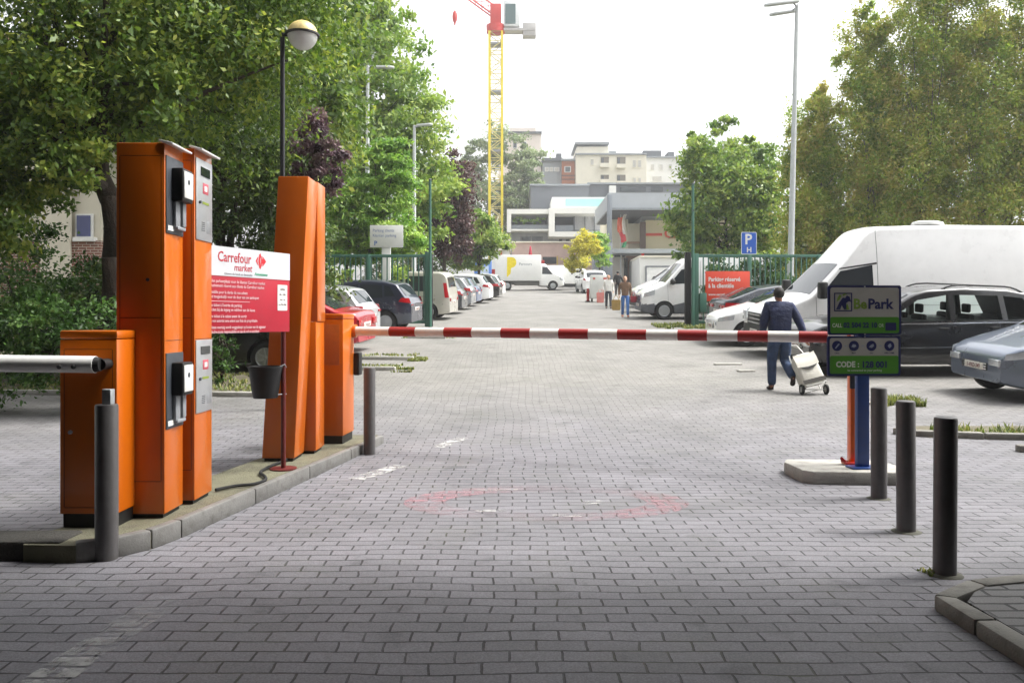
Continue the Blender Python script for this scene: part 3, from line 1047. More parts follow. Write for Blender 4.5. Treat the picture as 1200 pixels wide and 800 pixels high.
tag(sheet('planting_bed', -12, -3.7, 13.45, 17.2, .014, SOIL, 4, .6), kind='structure')
tag(sheet('planting_bed', 5.0, 13, 9.78, 10.6, .014, SOIL, 4, .3), kind='structure')
weeds('grass', 'weedy grass growing in the islets by the right hand parked cars', [(5.2, 7.6, 9.75, 10.2), (6.2, 8.4, 8.95, 9.25), (5.6, 6.2, 12.2, 12.7), (6.9, 8.6, 9.75, 10.5)], 3200, .13)
weeds('grass', 'patches of weedy grass round the stones by the left hand parked cars', [(-3.6, -2.3, 16.6, 17.3), (-2.4, -2.0, 16.2, 16.7), (-4.2, -2.2, 18.5, 19.4), (-2.3, -1.9, 18.0, 18.6), (-3.2, -1.6, 23.6, 24.5)], 3000, .06, .014)
weeds('grass', 'grass verge in front of the black parked car on the left', [(-9, -3.8, 13.5, 15.9)], 4500, .08, .014)
weeds('grass', 'grass strip at the foot of the right hand gate', [(4.9, 7.0, 27.0, 28.8)], 1800, .12, .02)
weeds('grass', 'tiny weeds at the foot of the bollard by the kerb corner', [(2.3, 2.42, 4.62, 4.74)], 60, .035, .006)

# ================================================================== TREES AND SHRUBS
def leaf_cloud(ells, n, size, seed, nclump=None, sigma=.16, up=.5, asp=.55, shell=2.4, vert=1.):
    """many small leaves in clumps spread through the given ellipsoids: (cx,cy,cz,rx,ry,rz[,weight])"""
    g = np.random.default_rng(seed)
    E = np.array([e[:6] for e in ells], float)
    vol = (E[:, 3] * E[:, 4] * E[:, 5]) ** .75
    wt = np.array([e[6] if len(e) > 6 else 1. for e in ells]) * vol
    wt /= wt.sum()
    nc = nclump or max(30, int(n / 130))
    k = g.choice(len(E), nc, p=wt)
    d = g.normal(size=(nc, 3)); d /= np.linalg.norm(d, axis=1)[:, None]
    rr = g.random(nc) ** (1 / shell)
    cc = E[k, :3] + d * rr[:, None] * E[k, 3:6]
    cs = sigma * (E[k, 3] + E[k, 4] + E[k, 5]) / 3 * g.uniform(.5, 1.5, nc)
    cv = g.random(nc)
    m = g.choice(nc, n, p=(lambda w: w / w.sum())(g.uniform(.4, 1.6, nc)))
    P = cc[m] + g.normal(size=(n, 3)) * cs[m][:, None] * np.array([1, 1, .62 * vert])
    out = P - E[k[m], :3]
    out /= np.linalg.norm(out, axis=1)[:, None] + 1e-6
    N = out * .55 + np.array([0, 0, up]) + g.normal(size=(n, 3)) * .75
    N /= np.linalg.norm(N, axis=1)[:, None]
    A = np.cross(N, g.normal(size=(n, 3))); A /= np.linalg.norm(A, axis=1)[:, None] + 1e-6
    A[:, 2] -= .25
    B = np.cross(N, A); B /= np.linalg.norm(B, axis=1)[:, None] + 1e-6
    s = size * g.uniform(.55, 1.35, n)[:, None]
    V = np.stack([P - A * s * .5, P + B * s * asp * .5 - N * s * .10 - A * s * .05, P + A * s * .55, P - B * s * asp * .5 - N * s * .10 - A * s * .05], 1).reshape(-1, 3)
    lv = np.clip(cv[m] * .55 + g.random(n) * .45 + (g.random(n) < .02) * .4, 0, 1)
    return V, np.repeat(lv, 4), cc


def leaf_mesh(name, V, lv):
    n = len(V) // 4
    me = bpy.data.meshes.new(name)
    me.vertices.add(n * 4); me.loops.add(n * 4); me.polygons.add(n)
    me.vertices.foreach_set('co', V.astype(np.float32).ravel())
    me.loops.foreach_set('vertex_index', np.arange(n * 4, dtype=np.int32))
    me.polygons.foreach_set('loop_start', np.arange(0, n * 4, 4, dtype=np.int32))
    me.update()
    a = me.attributes.new('leaf', 'FLOAT', 'POINT')
    a.data.foreach_set('value', lv.astype(np.float32))
    me.validate()
    return me


def limb(mb, a, b, r0, r1, bend, rnd, seg=7):
    a, b = Vector(a), Vector(b)
    pts = []
    off = Vector((rnd.uniform(-1, 1), rnd.uniform(-1, 1), rnd.uniform(-.2, .9))) * bend
    for i in range(6):
        u = i / 5
        pts.append(a.lerp(b, u) + off * math.sin(u * PI) * .6)
    mb.tube(pts, r0, seg, r1=r1)


def tree(name, label, cat, x, y, ells, n, size, lm, trunk=(.18, 2.5), bark=None, limbs=14, seed=1, group=None, part='crown', sigma=.16, up=.5, asp=.55, shell=2.4, vert=1., stems=1, nclump=None):
    t = thing(name, label, cat, (x, y, zg(y)), 0, group)
    rnd = random.Random(seed)
    V, lv, cc = leaf_cloud(ells, n, size, seed, nclump, sigma, up, asp, shell, vert)
    link(part, leaf_mesh(part, V, lv), lm, t)
    mb = MB()
    r, h = trunk
    c0 = np.mean([e[:3] for e in ells], axis=0)
    for s in range(stems):
        bx, by = (0, 0) if stems == 1 else (rnd.uniform(-.25, .25), rnd.uniform(-.2, .2))
        top = Vector((bx * .5 + rnd.uniform(-.1, .1), by, h))
        pts = [Vector((bx, by, -.1)), Vector((bx, by, .0)), Vector((bx * .9, by, h * .35)) + Vector((rnd.uniform(-.06, .06), rnd.uniform(-.06, .06), 0)), Vector((bx * .7, by, h * .7)) + Vector((rnd.uniform(-.1, .1), 0, 0)), top]
        mb.tube(pts, r * 1.25, 12, r1=r * .8)
        hi = Vector((c0[0] * .7, c0[1] * .7, max(c0[2] + .3, h + .5)))
        limb(mb, top - Vector((0, 0, .05)), hi, r * .78, r * .3, .12, rnd, 9)
        for _ in range(limbs // stems):
            c = cc[rnd.randrange(len(cc))]
            u = rnd.random() ** 1.3
            st = top.lerp(hi, u)
            limb(mb, st, Vector(c), r * (.42 - .22 * u), .012, .35, rnd)
    mb.build('trunk' if cat == 'tree' else 'stems', bark or BARK, t)
    return t


L_DARK = leaf_mat('leaf_dark_green', ['#24351a', '#33481f', '#45592a', '#566a33', '#77823f'], .3)
L_MIX = leaf_mat('leaf_mixed_green', ['#34481f', '#4a622c', '#65803a', '#8a9a44', '#a8ad55'], .4)
L_BRIGHT = leaf_mat('leaf_bright_green', ['#466630', '#5f7d3a', '#7d9646', '#9bad55', '#b4bd68'], .42)
L_LIME = leaf_mat('leaf_lime_green', ['#4a7030', '#628a38', '#7ea344', '#98b555', '#b3c76a'], .42)
L_PURP = leaf_mat('leaf_purple', ['#2c1f22', '#3d2a2c', '#523838', '#5f4744', '#74604f'], .25)
L_PURP2 = leaf_mat('leaf_dull_purple', ['#3e2f38', '#554049', '#6b535a', '#7f6a6a', '#8d7d70'], .25)
L_YEL = leaf_mat('leaf_yellow', ['#8e9136', '#b0ab3f', '#c8bf4c', '#d3cc62', '#9aa545'], .45)
L_HORN = leaf_mat('leaf_hornbeam', ['#5d7c2e', '#79943a', '#94a64a', '#abb055', '#b3a65c', '#c1b66c'], .48)
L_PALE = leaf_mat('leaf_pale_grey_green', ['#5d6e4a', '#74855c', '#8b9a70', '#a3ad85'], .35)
L_SHRUB = leaf_mat('leaf_shrub', ['#25391b', '#324e23', '#45652e', '#5a7a3a', '#7b9150'], .32)

# left side ------------------------------------------------------------
tree('broadleaf_tree', 'big dark tree with a thick bare trunk standing behind the tall orange terminals', 'tree', X(128, 13), 13,
     [(-.5, .2, 6.3, 2.9, 2.2, 2.4), (1.3, .6, 5.6, 2.0, 1.8, 2.0), (-1.6, -.3, 4.2, 1.4, 1.3, 1.5, 1.2), (-3.4, .5, 5.4, 2.2, 1.8, 2.6), (.6, .5, 8.6, 2.6, 2.2, 2.2), (2.4, 1., 7.4, 1.8, 1.8, 2.0), (-.7, -.9, 3.9, 1.2, .9, 1.1, 1.3), (.5, -.7, 4.5, 1.2, .9, 1.0, 1.2), (-2.3, -.7, 3.3, 1.3, .8, 1.2, 1.3), (-3.8, -.5, 3.4, 1.3, .8, 1.2), (-1.2, -1.0, 3.1, 1.1, .7, .8, 2.2), (-.1, -1.1, 3.5, .8, .5, .6, 1.6), (-3.0, -1.0, 2.5, 1.2, .7, .8, 1.2), (-4.6, -.6, 2.8, 1.3, .8, 1.1)],
     110000, .10, L_MIX, (.21, 3.2), BARK, 26, 5, sigma=.15)
tree('broadleaf_tree', 'dense dark green tree hanging low between the orange terminals and the globe lamp', 'tree', X(262, 17.5), 17.5,
     [(0, 0, 4.6, 2.2, 1.7, 2.1), (-.6, -.3, 2.6, 1.5, 1.2, 1.5), (1.0, .2, 3.2, 1.0, 1.0, 1.6), (.2, .3, 7.2, 2.2, 1.8, 1.9), (-1.9, .2, 6.2, 1.7, 1.6, 2.2), (-.2, 0, 9, 1.9, 1.8, 1.8)],
     76000, .112, L_DARK, (.14, 1.2), BARK, 18, 6, sigma=.16, asp=.42)
tree('broadleaf_tree', 'broad yellowish green tree whose crown spreads behind the globe lamp', 'tree', X(318, 25), 25,
     [(0, 0, 9.2, 3.2, 2.6, 3.2), (-2.4, 0, 8.0, 2.4, 2.2, 2.8), (-.2, .3, 5.4, 2.6, 2.0, 2.4), (1.5, 0, 7, 1.6, 1.6, 2.2)],
     36000, .19, L_MIX, (.2, 3), BARK, 16, 7)
tree('broadleaf_tree', 'tallest bright green tree with a stepped outline rising over the left hand lamps', 'tree', X(405, 40), 40,
     [(-1.5, 0, 15.2, 4.0, 3.4, 3.4), (-2.6, 0, 10.5, 4.4, 3.6, 4.0), (1.6, 0, 11.2, 3.0, 2.8, 2.6), (3.0, .2, 8.4, 2.6, 2.4, 2.6), (.2, 0, 6.4, 4.2, 3.4, 3.2), (1.0, 0, 17.2, 1.9, 1.9, 2.4), (3.9, 0, 5.6, 2.0, 2.0, 2.4), (-5, .3, 14.0, 3.4, 3.0, 4.6), (.9, -.2, 14.2, 2.3, 2.2, 2.2)],
     70000, .25, L_BRIGHT, (.3, 4), BARK, 26, 8, sigma=.13)
tree('purple_plum_tree', 'dull purple leaved tree peeping out above the leaning orange terminal', 'tree', X(371, 15.5), 15.5,
     [(0, 0, 4.6, .42, .4, .6), (-.15, 0, 4.15, .36, .35, .45), (.18, 0, 4.2, .36, .36, .4), (.0, 0, 3.75, .4, .36, .35)], 5500, .08, L_PURP2, (.05, 3.2), BARK, 10, 9)
tree('sumac_tree', 'feathery light green tree drooping over the left hand gate and white board', 'tree', X(432, 32), 32,
     [(0, 0, 3.7, 1.9, 1.2, 1.0), (-1.2, 0, 2.9, 1.2, 1.1, .9), (1.0, -.2, 2.9, 1.1, 1.0, .8), (.2, 0, 5.2, 1.6, 1.2, 1.1), (.7, 0, 6.4, .9, .9, .9), (-.9, 0, 4.8, 1.0, 1.0, 1.0)],
     24000, .24, L_LIME, (.09, 1.7), BARK, 16, 10, asp=.3, sigma=.2, up=.9, vert=.6)
tree('copper_beech', 'dark purple brown leaved tree behind the tall green gate pole', 'tree', X(521, 46), 46,
     [(0, 0, 5.6, 1.75, 1.5, 2.5), (.5, 0, 7.1, 1.25, 1.2, 1.3), (-.5, 0, 4.0, 1.5, 1.4, 1.4), (.3, 0, 3.2, 1.5, 1.3, 1.1), (-.9, 0, 6.5, .9, .9, 1.0)],
     24000, .19, L_PURP, (.14, 1.6), BARK, 14, 11)
tree('maple_tree', 'small fresh green tree at the far end of the left hand car row', 'tree', X(562, 52), 52,
     [(-.1, 0, 3.9, 1.5, 1.4, 1.5), (.7, 0, 3.3, 1.2, 1.2, .9), (-.8, 0, 2.9, 1.3, 1.2, .9), (.1, 0, 5.0, .9, .9, .9), (-.6, 0, 2.3, 1.2, 1.0, .7)], 15000, .2, L_BRIGHT, (.1, 1.3), BARK, 12, 12)
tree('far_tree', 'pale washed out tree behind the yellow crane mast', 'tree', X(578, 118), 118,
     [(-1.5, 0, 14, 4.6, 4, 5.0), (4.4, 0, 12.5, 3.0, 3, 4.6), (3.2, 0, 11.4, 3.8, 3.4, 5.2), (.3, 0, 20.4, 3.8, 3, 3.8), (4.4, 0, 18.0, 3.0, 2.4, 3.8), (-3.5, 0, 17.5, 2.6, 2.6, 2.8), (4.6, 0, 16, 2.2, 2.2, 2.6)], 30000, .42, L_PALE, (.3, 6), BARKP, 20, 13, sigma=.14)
tree('yellow_tree', 'small tree with yellow autumn leaves standing in front of the white balcony block', 'tree', X(682, 61), 61,
     [(-.2, 0, 2.9, 1.15, 1.1, 1.2), (.5, 0, 3.6, .9, .9, .9), (-.5, 0, 2.1, .8, .8, .7), (.1, 0, 4.1, .7, .7, .6)], 10000, .17, L_YEL, (.09, 1.5), BARK, 12, 14)
tree('maple_tree', 'small green tree half hidden behind the yellow leaved one', 'tree', X(701, 64), 64,
     [(0, 0, 3.6, .9, .9, 1.2), (.1, 0, 2.6, .8, .8, .8)], 5000, .18, L_LIME, (.08, 1.6), BARK, 8, 15)
# right side
tree('maple_tree', 'round topped dark green tree behind the blue parking sign', 'tree', X(852, 42), 42,
     [(0, 0, 5.4, 2.6, 2.3, 2.8), (-.9, 0, 7.4, 1.6, 1.5, 1.7), (1.1, 0, 7.0, 1.6, 1.5, 1.6), (-1.7, 0, 3.8, 1.4, 1.4, 1.7), (1.6, 0, 4.2, 1.7, 1.5, 2.0), (-.2, 0, 9.2, .8, .8, 1.1), (-.8, 0, 2.4, 1.8, 1.5, 1.2), (1.2, 0, 2.2, 1.6, 1.4, 1.2), (-1.7, 0, 8.3, .4, .4, .8), (1.0, 0, 8.7, .5, .5, .7)],
     40000, .22, L_BRIGHT, (.16, 1.5), BARK, 18, 16, sigma=.14)
for i, (px, y, h, w, lab) in enumerate(((955, 36, 10.2, 1.65, 'shortest upright hornbeam of the row, right beside the tall lamp post'), (1018, 35, 13.8, 1.85, 'upright hornbeam second in the row behind the white van'),
                                       (1082, 34, 15.8, 2.0, 'upright hornbeam third in the row above the van roof vent'), (1150, 33.5, 15.8, 2.0, 'upright hornbeam fourth in the row with gaps showing sky'), (1222, 33, 15.5, 1.7, 'upright hornbeam at the frame edge ending the row'))):
    es = [(0, 0, h * .30, w, w * .9, h * .27), (.1, 0, h * .52, w * .95, w * .85, h * .26), (-.1, 0, h * .74, w * .72, w * .7, h * .22), (.1, 0, h * .90, w * .38, w * .4, h * .11), (-.3, 0, h * .14, w * .9, w * .8, h * .12)]
    tree('hornbeam', lab, 'tree', X(px, y), y, es, 76000, .13, L_HORN, (.07, 1.2), BARKP, 30, 20 + i, group='upright hornbeams behind the van', sigma=.10, vert=2.0, shell=2.4, stems=4, nclump=420)

# shrubs ------------------------------------------------------------------
def shrub(label, px, y, ells, n, size, lm, seed):
    tree('shrub', label, 'shrub', X(px, y), y, ells, n, size, lm, (.03, .5), BARK, 10, seed, part='foliage')


shrub('bushy green shrub behind the squat orange cabinet', 92, 11.6, [(0, 0, .95, .9, .7, .75), (.6, .1, .7, .6, .6, .6), (-.7, .1, 1.1, .7, .6, .7), (-1.5, 0, .9, .8, .7, .8)], 14000, .07, L_SHRUB, 31)
shrub('dark shrub on the verge seen under the notice board beside the black car', 262, 14.6, [(0, 0, .55, .28, .25, .5), (-.2, 0, .4, .25, .2, .35)], 900, .07, L_SHRUB, 32)
shrub('tall dark shrub filling the gap between the terminals and the big trunk', 190, 15.2, [(0, 0, 1.5, 1.3, .9, 1.3), (-1.2, 0, 1.2, 1.0, .8, 1.1)], 11000, .1, L_DARK, 33)
shrub('wide dark hedge like shrub behind the black parked car', 285, 20.5, [(0, 0, 1.2, 2.4, .8, 1.3), (-2.2, 0, 1.4, 1.6, .8, 1.4), (1.0, .3, 2.2, 1.2, .8, 1.2)], 17000, .13, L_DARK, 34)
shrub('low green shrub in front of the brick house', 30, 15.5, [(0, 0, 1.5, 1.5, 1, 1.4), (1.3, 0, 1.2, 1, .8, 1.1), (-1.8, 0, 1.8, 1.4, 1, 1.7)], 16000, .09, L_SHRUB, 35)
shrub('leafy undergrowth shrub behind the left hand gate bars', 410, 30.6, [(-1.3, 0, 1.3, 1.8, .7, 1.2), (1.2, .1, 1.1, 1.1, .6, 1.0), (-3.5, 0, 1.6, 1.8, .8, 1.5)], 17000, .14, L_BRIGHT, 36)
shrub('dark green shrub behind the copper leaved tree', 505, 50, [(0, 0, 1.5, 2.2, 1, 1.5), (-2.5, 0, 1.8, 2.2, 1, 1.8)], 9000, .2, L_DARK, 37)
shrub('green hedge shrub behind the right hand fence below the maple', 868, 38, [(0, 0, 1.4, 2.2, .8, 1.3), (2.6, 0, 1.5, 2, .8, 1.4), (5, 0, 1.4, 2, .8, 1.4)], 17000, .16, L_BRIGHT, 38)
shrub('leafy green shrub pressed against the bars below the red gate sign', 858, 29.7, [(-.5, 0, 1.2, .9, .5, 1.2), (.6, 0, 1.3, .9, .5, 1.3), (1.8, 0, 1.2, .9, .5, 1.25), (-.1, 0, 2.0, .9, .5, .7), (1.4, 0, 2.1, .8, .5, .6)], 12000, .13, L_SHRUB, 40)
shrub('brownish hedge shrub at the foot of the hornbeams', 1075, 37.5, [(0, 0, 1.7, 2.6, .8, 1.6), (3.2, 0, 1.8, 2.6, .8, 1.7), (-2.4, 0, 1.6, 2, .8, 1.5), (6, 0, 1.8, 2.4, .8, 1.7)], 17000, .17, L_HORN, 39)

# ================================================================== STREET FURNITURE
t = thing('globe_lamp', 'black street lamp with a globe head, half yellowed dome and half white bowl', 'street lamp', (X(331, 12), 12, zg(12)))
h = Z(44, 12) - zg(12)
mb = MB(); mb.cyl((0, 0, 0), (0, 0, .9), .06, seg=16); mb.cyl((0, 0, .9), (0, 0, h), .038, .034, seg=16); mb.build('post', mat('lamp_black', '#17181c', .4, 0, .1, 6), t)
gx = X(354.5, 12) - X(331, 12); gz = Z(41, 12) - zg(12)
mb = MB(); mb.box((gx * .35, 0, gz), (gx * .75, .05, .05), bev=.008); mb.lathe([(.215, -.015), (.245, -.012), (.245, .012), (.215, .015)], Matrix.Translation((gx, 0, gz)), 32); mb.build('arm', mat('lamp_black', '#17181c'), t)
GR = .222
mb = MB(); mb.lathe([(GR * math.cos(a), GR * math.sin(a) * .92) for a in np.linspace(0.05, PI / 2, 10)], Matrix.Translation((gx, 0, gz)), 32); mb.build('dome', mat('yellowed_dome', '#cdb878', .35, 0, .25, 6, dirt=.3), t)
mb = MB(); mb.lathe([(GR * math.cos(a) * .97, -GR * math.sin(a) * 1.0) for a in np.linspace(0.05, PI / 2, 10)], Matrix.Translation((gx, 0, gz)), 32); mb.build('bowl', mat('milky_bowl', '#d2d3cf', .25, 0, .06, 5), t)


def lamp_post(label, px0, px1, py_top, y, heads, r):
    t = thing('lamp_post', label, 'street lamp', (X(px0, y), y, zg(y)), 0)
    h = Z(py_top, y) - zg(y)
    dx = X(px1, y) - X(px0, y)
    mb = MB(); mb.cyl((0, 0, 0), (dx * .15, 0, h * .15), r * 1.25, r * 1.2, seg=18); mb.cyl((dx * .15, 0, h * .15), (dx, 0, h), r * 1.05, r * .62, seg=18); mb.build('post', mat('lamp_post_grey', '#b9bdbd', .5, 0, .08, 5, dirt=.1), t)
    for pxa, pxb, pya, pyb, dy in heads:
        xa, xb = X(pxa, y) - X(px0, y), X(pxb, y) - X(px0, y)
        za, zb = Z(pya, y) - zg(y), Z(pyb, y) - zg(y)
        c = ((xa + xb) / 2, dy, (za + zb) / 2)
        mb = MB()
        L = abs(xb - xa)
        mb.prism([(-L / 2, -.10), (L * .3, -.13), (L / 2, -.06), (L / 2, .06), (L * .3, .13), (-L / 2, .10)] if xb > xa else [(L / 2, -.10), (L / 2, .10), (-L * .3, .13), (-L / 2, .06), (-L / 2, -.06), (-L * .3, -.13)],
                 Matrix.Translation(c) @ Matrix.Rotation(-math.atan2(zb - za, xb - xa) if xb > xa else -math.atan2(zb - za, xb - xa) + PI, 4, 'Y'), .09, bev=.02)
        hd = mb.build('lamp_head', mat('lamp_head_grey', '#c3c6c6', .4, .2, .06, 5), t)
        mb = MB(); mb.cyl((dx, 0, h - .08), (xa + (xb - xa) * .2, dy, za + .03), .035, seg=10); mb.build('bracket', STEEL, hd)
    return t


lamp_post('tallest grey lamp post with two flat heads, rising behind the white van', 925, 934, 6, 31, [(934, 893, 6, 11, -.25), (938, 905, 10, 15, .35)], .115)
lamp_post('pale lamp post with one long flat head, in front of the bright green tree', 430, 431, 77, 34, [(434, 462, 80, 80.5, 0)], .10)
lamp_post('shorter looking lamp post with a small curved head above the copper leaved tree', 485, 485.5, 147, 36, [(488, 507, 148.5, 147, 0)], .10)

# gates ---------------------------------------------------------------------
FY = 28.0
FZ = zg(FY)


def gate(label, x0, x1, posts, z1=2.42):
    t = thing('gate', label, 'gate', (x0, FY, FZ))
    w = x1 - x0
    mb = MB()
    for z in (.16, z1):
        mb.span((0, -.035, z - .05), (w, .035, z + .05), bev=.008)
    mb.build('rail', GREENP, t)
    mb = MB(); n = int(w / .175)
    for i in range(1, n):
        x = w * i / n
        mb.box((x, 0, (z1 + .16) / 2), (.04, .036, z1 - .26))
    mb.build('bars', GREENP, t)
    for p, pw, ph in posts:
        mb = MB(); mb.span((p - pw / 2, -pw / 2 - .01, 0), (p + pw / 2, pw / 2 + .01, ph), bev=.012); mb.build('post', GREENP, t)
    return t


lx = X(503, FY)
g1 = gate('long green barred gate panel behind the parked cars on the left', -8.6, lx, [(lx + 8.6 - .06, .17, 2.55), (X(432, FY) + 8.6, .12, 2.48), (1.6, .12, 2.48)])
mb = MB(); mb.span((lx + 8.6 + .03, -.09, .0), (lx + 8.6 + .12, .09, 2.5), bev=.02); mb.build('closing_edge', RUBBER, g1)
rx = X(806, FY)
g2 = gate('green barred gate panel on the right carrying the red customers sign', rx, 11.5, [(.28, .16, 2.5), (X(878, FY) - rx, .13, 2.46), (4.5, .12, 2.45)])
mb = MB(); mb.span((-.10, -.11, .05), (.10, .11, 2.55), bev=.03); mb.build('closing_edge', RUBBER, g2)
mb = MB(); mb.span((.38, -.14, .5), (.62, .1, 1.15), bev=.02); mb.build('motor_box', GREENP, g2)
for px, lab, tp in ((504, 'tall thin green pole rising from the left hand gate post', 211), (812, 'tall thin green pole rising from the right hand gate post', 216)):
    t = thing('gate_pole', lab, 'pole', (X(px, FY - .2), FY - .2, zg(FY - .2)))
    h = Z(tp, FY - .2) - t.location.z
    mb = MB(); mb.cyl((0, 0, 0), (0, 0, h), .055, .045, seg=14); mb.build('shaft', GREENP, t)
    mb = MB(); mb.blob((0, 0, h), (.055, .055, .05)); mb.cyl((0, -.04, h - .9), (0, -.09, h - .9), .03, seg=10); mb.build('photocell', mat('cell_grey', '#3d4a48', .5), t)

# red customers sign on the right gate
sx0, sx1, sz0, sz1 = X(826, FY), X(878, FY), Z(353, FY), Z(318, FY)
t = thing('gate_sign', 'orange red sign with white letters fixed to the right hand gate bars', 'sign', (sx0, FY - .06, sz0))
w, h = sx1 - sx0, sz1 - sz0
mb = MB(); mb.span((0, -.02, 0), (w, 0, h), bev=.004); mb.build('panel', mat('sign_coral', '#d8452b', .45, 0, .05, 3), t)
for s_, q_, z_, k_ in (('Parking réservé', .205, h - .34, .85), ('à la clientèle', .205, h - .56, .85), ('www.carrefour.eu', .1, .2, 1.15)):
    mb = MB(); text_into(mb, s_, q_, (.10, -.022, z_), bold=q_ * .03, sx=k_); mb.build('lettering', WHITEP, t)

# blue parking sign
t = thing('parking_sign', 'small blue parking sign with a white letter on a slim pole behind the gate', 'sign', (X(877.5, 28.6), 28.6, zg(28.6)))
zz0, zz1 = Z(298, 28.6) - zg(28.6), Z(272, 28.6) - zg(28.6)
mb = MB(); mb.cyl((0, .03, 0), (0, .03, zz1 - .05), .03, seg=10); mb.build('pole', STEEL, t)
mb = MB(); mb.prism(rrect(-.27, zz0, .27, zz1, .04), Matrix.Translation((0, 0, 0)) @ XZ, .02); mb.build('panel', WHITEP, t)
mb = MB(); plate(mb, rrect(-.25, zz0 + .02, .25, zz1 - .02, .03), -.0205); mb.build('face', mat('traffic_blue', '#2259b8', .4, 0, .04, 4), t)
mb = MB(); text_into(mb, 'P', .50, (-.15, -.022, zz1 - .42), bold=.012); text_into(mb, 'H', .25, (-.085, -.022, zz0 + .07), bold=.008); mb.build('lettering', WHITEP, t)

# white board behind the left gate
t = thing('board_sign', 'white rectangular board partly hidden by feathery leaves behind the left hand gate', 'sign', (X(453, 29.6), 29.6, zg(29.6)))
zz0, zz1 = Z(290, 29.6) - zg(29.6), Z(264, 29.6) - zg(29.6)
mb = MB(); mb.span((-.6, -.02, zz0), (.6, .02, zz1), bev=.006); mb.build('panel', WHITEP, t)
mb = MB(); mb.span((-.18, .02, 0), (.14, .1, zz0 + .2), bev=.01); mb.build('post', WHITEP, t)
mb = MB(); text_into(mb, 'Parking clients', .15, (-.5, -.022, zz1 - .24), sx=.9); text_into(mb, 'Klanten parking', .15, (-.5, -.022, zz1 - .42), sx=.9); text_into(mb, 'P', .22, (-.45, -.022, zz0 + .08), bold=.008); mb.build('lettering', mat('faint_blue_ink', '#6d7fae', .5), t)

# blue poster board and white wheeled box
t = thing('poster_board', 'blue poster board under the small green tree at the end of the car row', 'sign', (X(566, 58), 58, zg(58)))
mb = MB(); mb.span((-.62, -.04, 1.0), (.62, .04, 2.35), bev=.02); mb.build('panel', mat('poster_blue', '#5b86cf', .4, 0, .15, 2), t)
mb = MB(); mb.span((-.35, -.043, 1.35), (.4, -.041, 2.0)); mb.build('poster_image', mat('poster_pale', '#c6d5ee', .4, 0, .2, 3), t)
mb = MB(); mb.span((-.5, -.03, 0), (-.42, .03, 1.02)); mb.span((.42, -.03, 0), (.5, .03, 1.02)); mb.build('legs', STEEL, t)
t = thing('red_sign', 'small red and white notice on a post beside the box truck tail', 'sign', (X(576, 60), 60, zg(60)))
mb = MB(); mb.cyl((0, 0, 0), (0, 0, 2.3), .03, seg=8); mb.build('post', STEEL, t)
mb = MB(); mb.span((-.26, -.04, 1.35), (.26, -.02, 1.75)); mb.build('red_panel', REDP, t)
mb = MB(); mb.span((-.26, -.04, 1.8), (.26, -.02, 2.3)); mb.build('white_panel', WHITEP, t)
t = thing('roll_container', 'white wheeled panel container standing by the walkers in the car park', 'container', (X(702, 46), 46, zg(46)))
mb = MB(); mb.span((-.5, -.35, .2), (.5, .35, 1.5), bev=.03); mb.build('body', WHITEP, t)
mb = MB(); mb.span((-.38, -.357, 1.25), (-.25, -.352, 1.36)); mb.span((.2, -.357, 1.25), (.4, -.352, 1.36)); mb.build('red_mark', mat('soft_red', '#d06a60', .5), t)
for sx_ in (-.4, .4):
    for sy_ in (-.25, .25):
        mb = MB(); mb.cyl((sx_ - .02, sy_, .1), (sx_ + .02, sy_, .1), .1, seg=14); mb.cyl((sx_, sy_, .1), (sx_, sy_, .22), .02, seg=8); mb.build('wheel', RUBBER, t)
t = thing('road_post', 'short red marker post beside the white wheeled container', 'post', (X(689, 46.3), 46.3, zg(46.3)))
mb = MB(); mb.cyl((0, 0, .0), (0, 0, .75), .09, .07, seg=14); mb.build('post', REDP, t); mb = MB(); mb.cyl((0, 0, 0), (0, 0, .05), .16, .15, seg=16); mb.build('base', RUBBER, t)

# ================================================================== VEHICLES
PAINT = {}


def paint(name, col, metal=.0, rough=.28):
    return mat('car_paint_' + name, col, rough, metal, .04, 2, coat=.8, dirt=.05)


CHROME = mat('chrome_trim', '#c9cbcd', .2, .9, .05, 5)
LAMPR = mat('tail_lamp_red', '#a8101a', .15, 0, .1, 9, coat=.8)
LAMPW = mat('headlamp_clear', '#c8ccd0', .12, .3, .15, 14, coat=1)
PLATEM = mat('plate_white', '#d8d4cc', .4)
INK = mat('plate_ink', '#6b1118', .5)
ALLOY = mat('alloy_rim', '#a9acaf', .35, .6, .08, 8)
TYRE = mat('tyre_rubber', '#141414', .8, 0, .2, 10)
GLASSC = glass('clear_car_glass', (.02, .03, .03), .975)


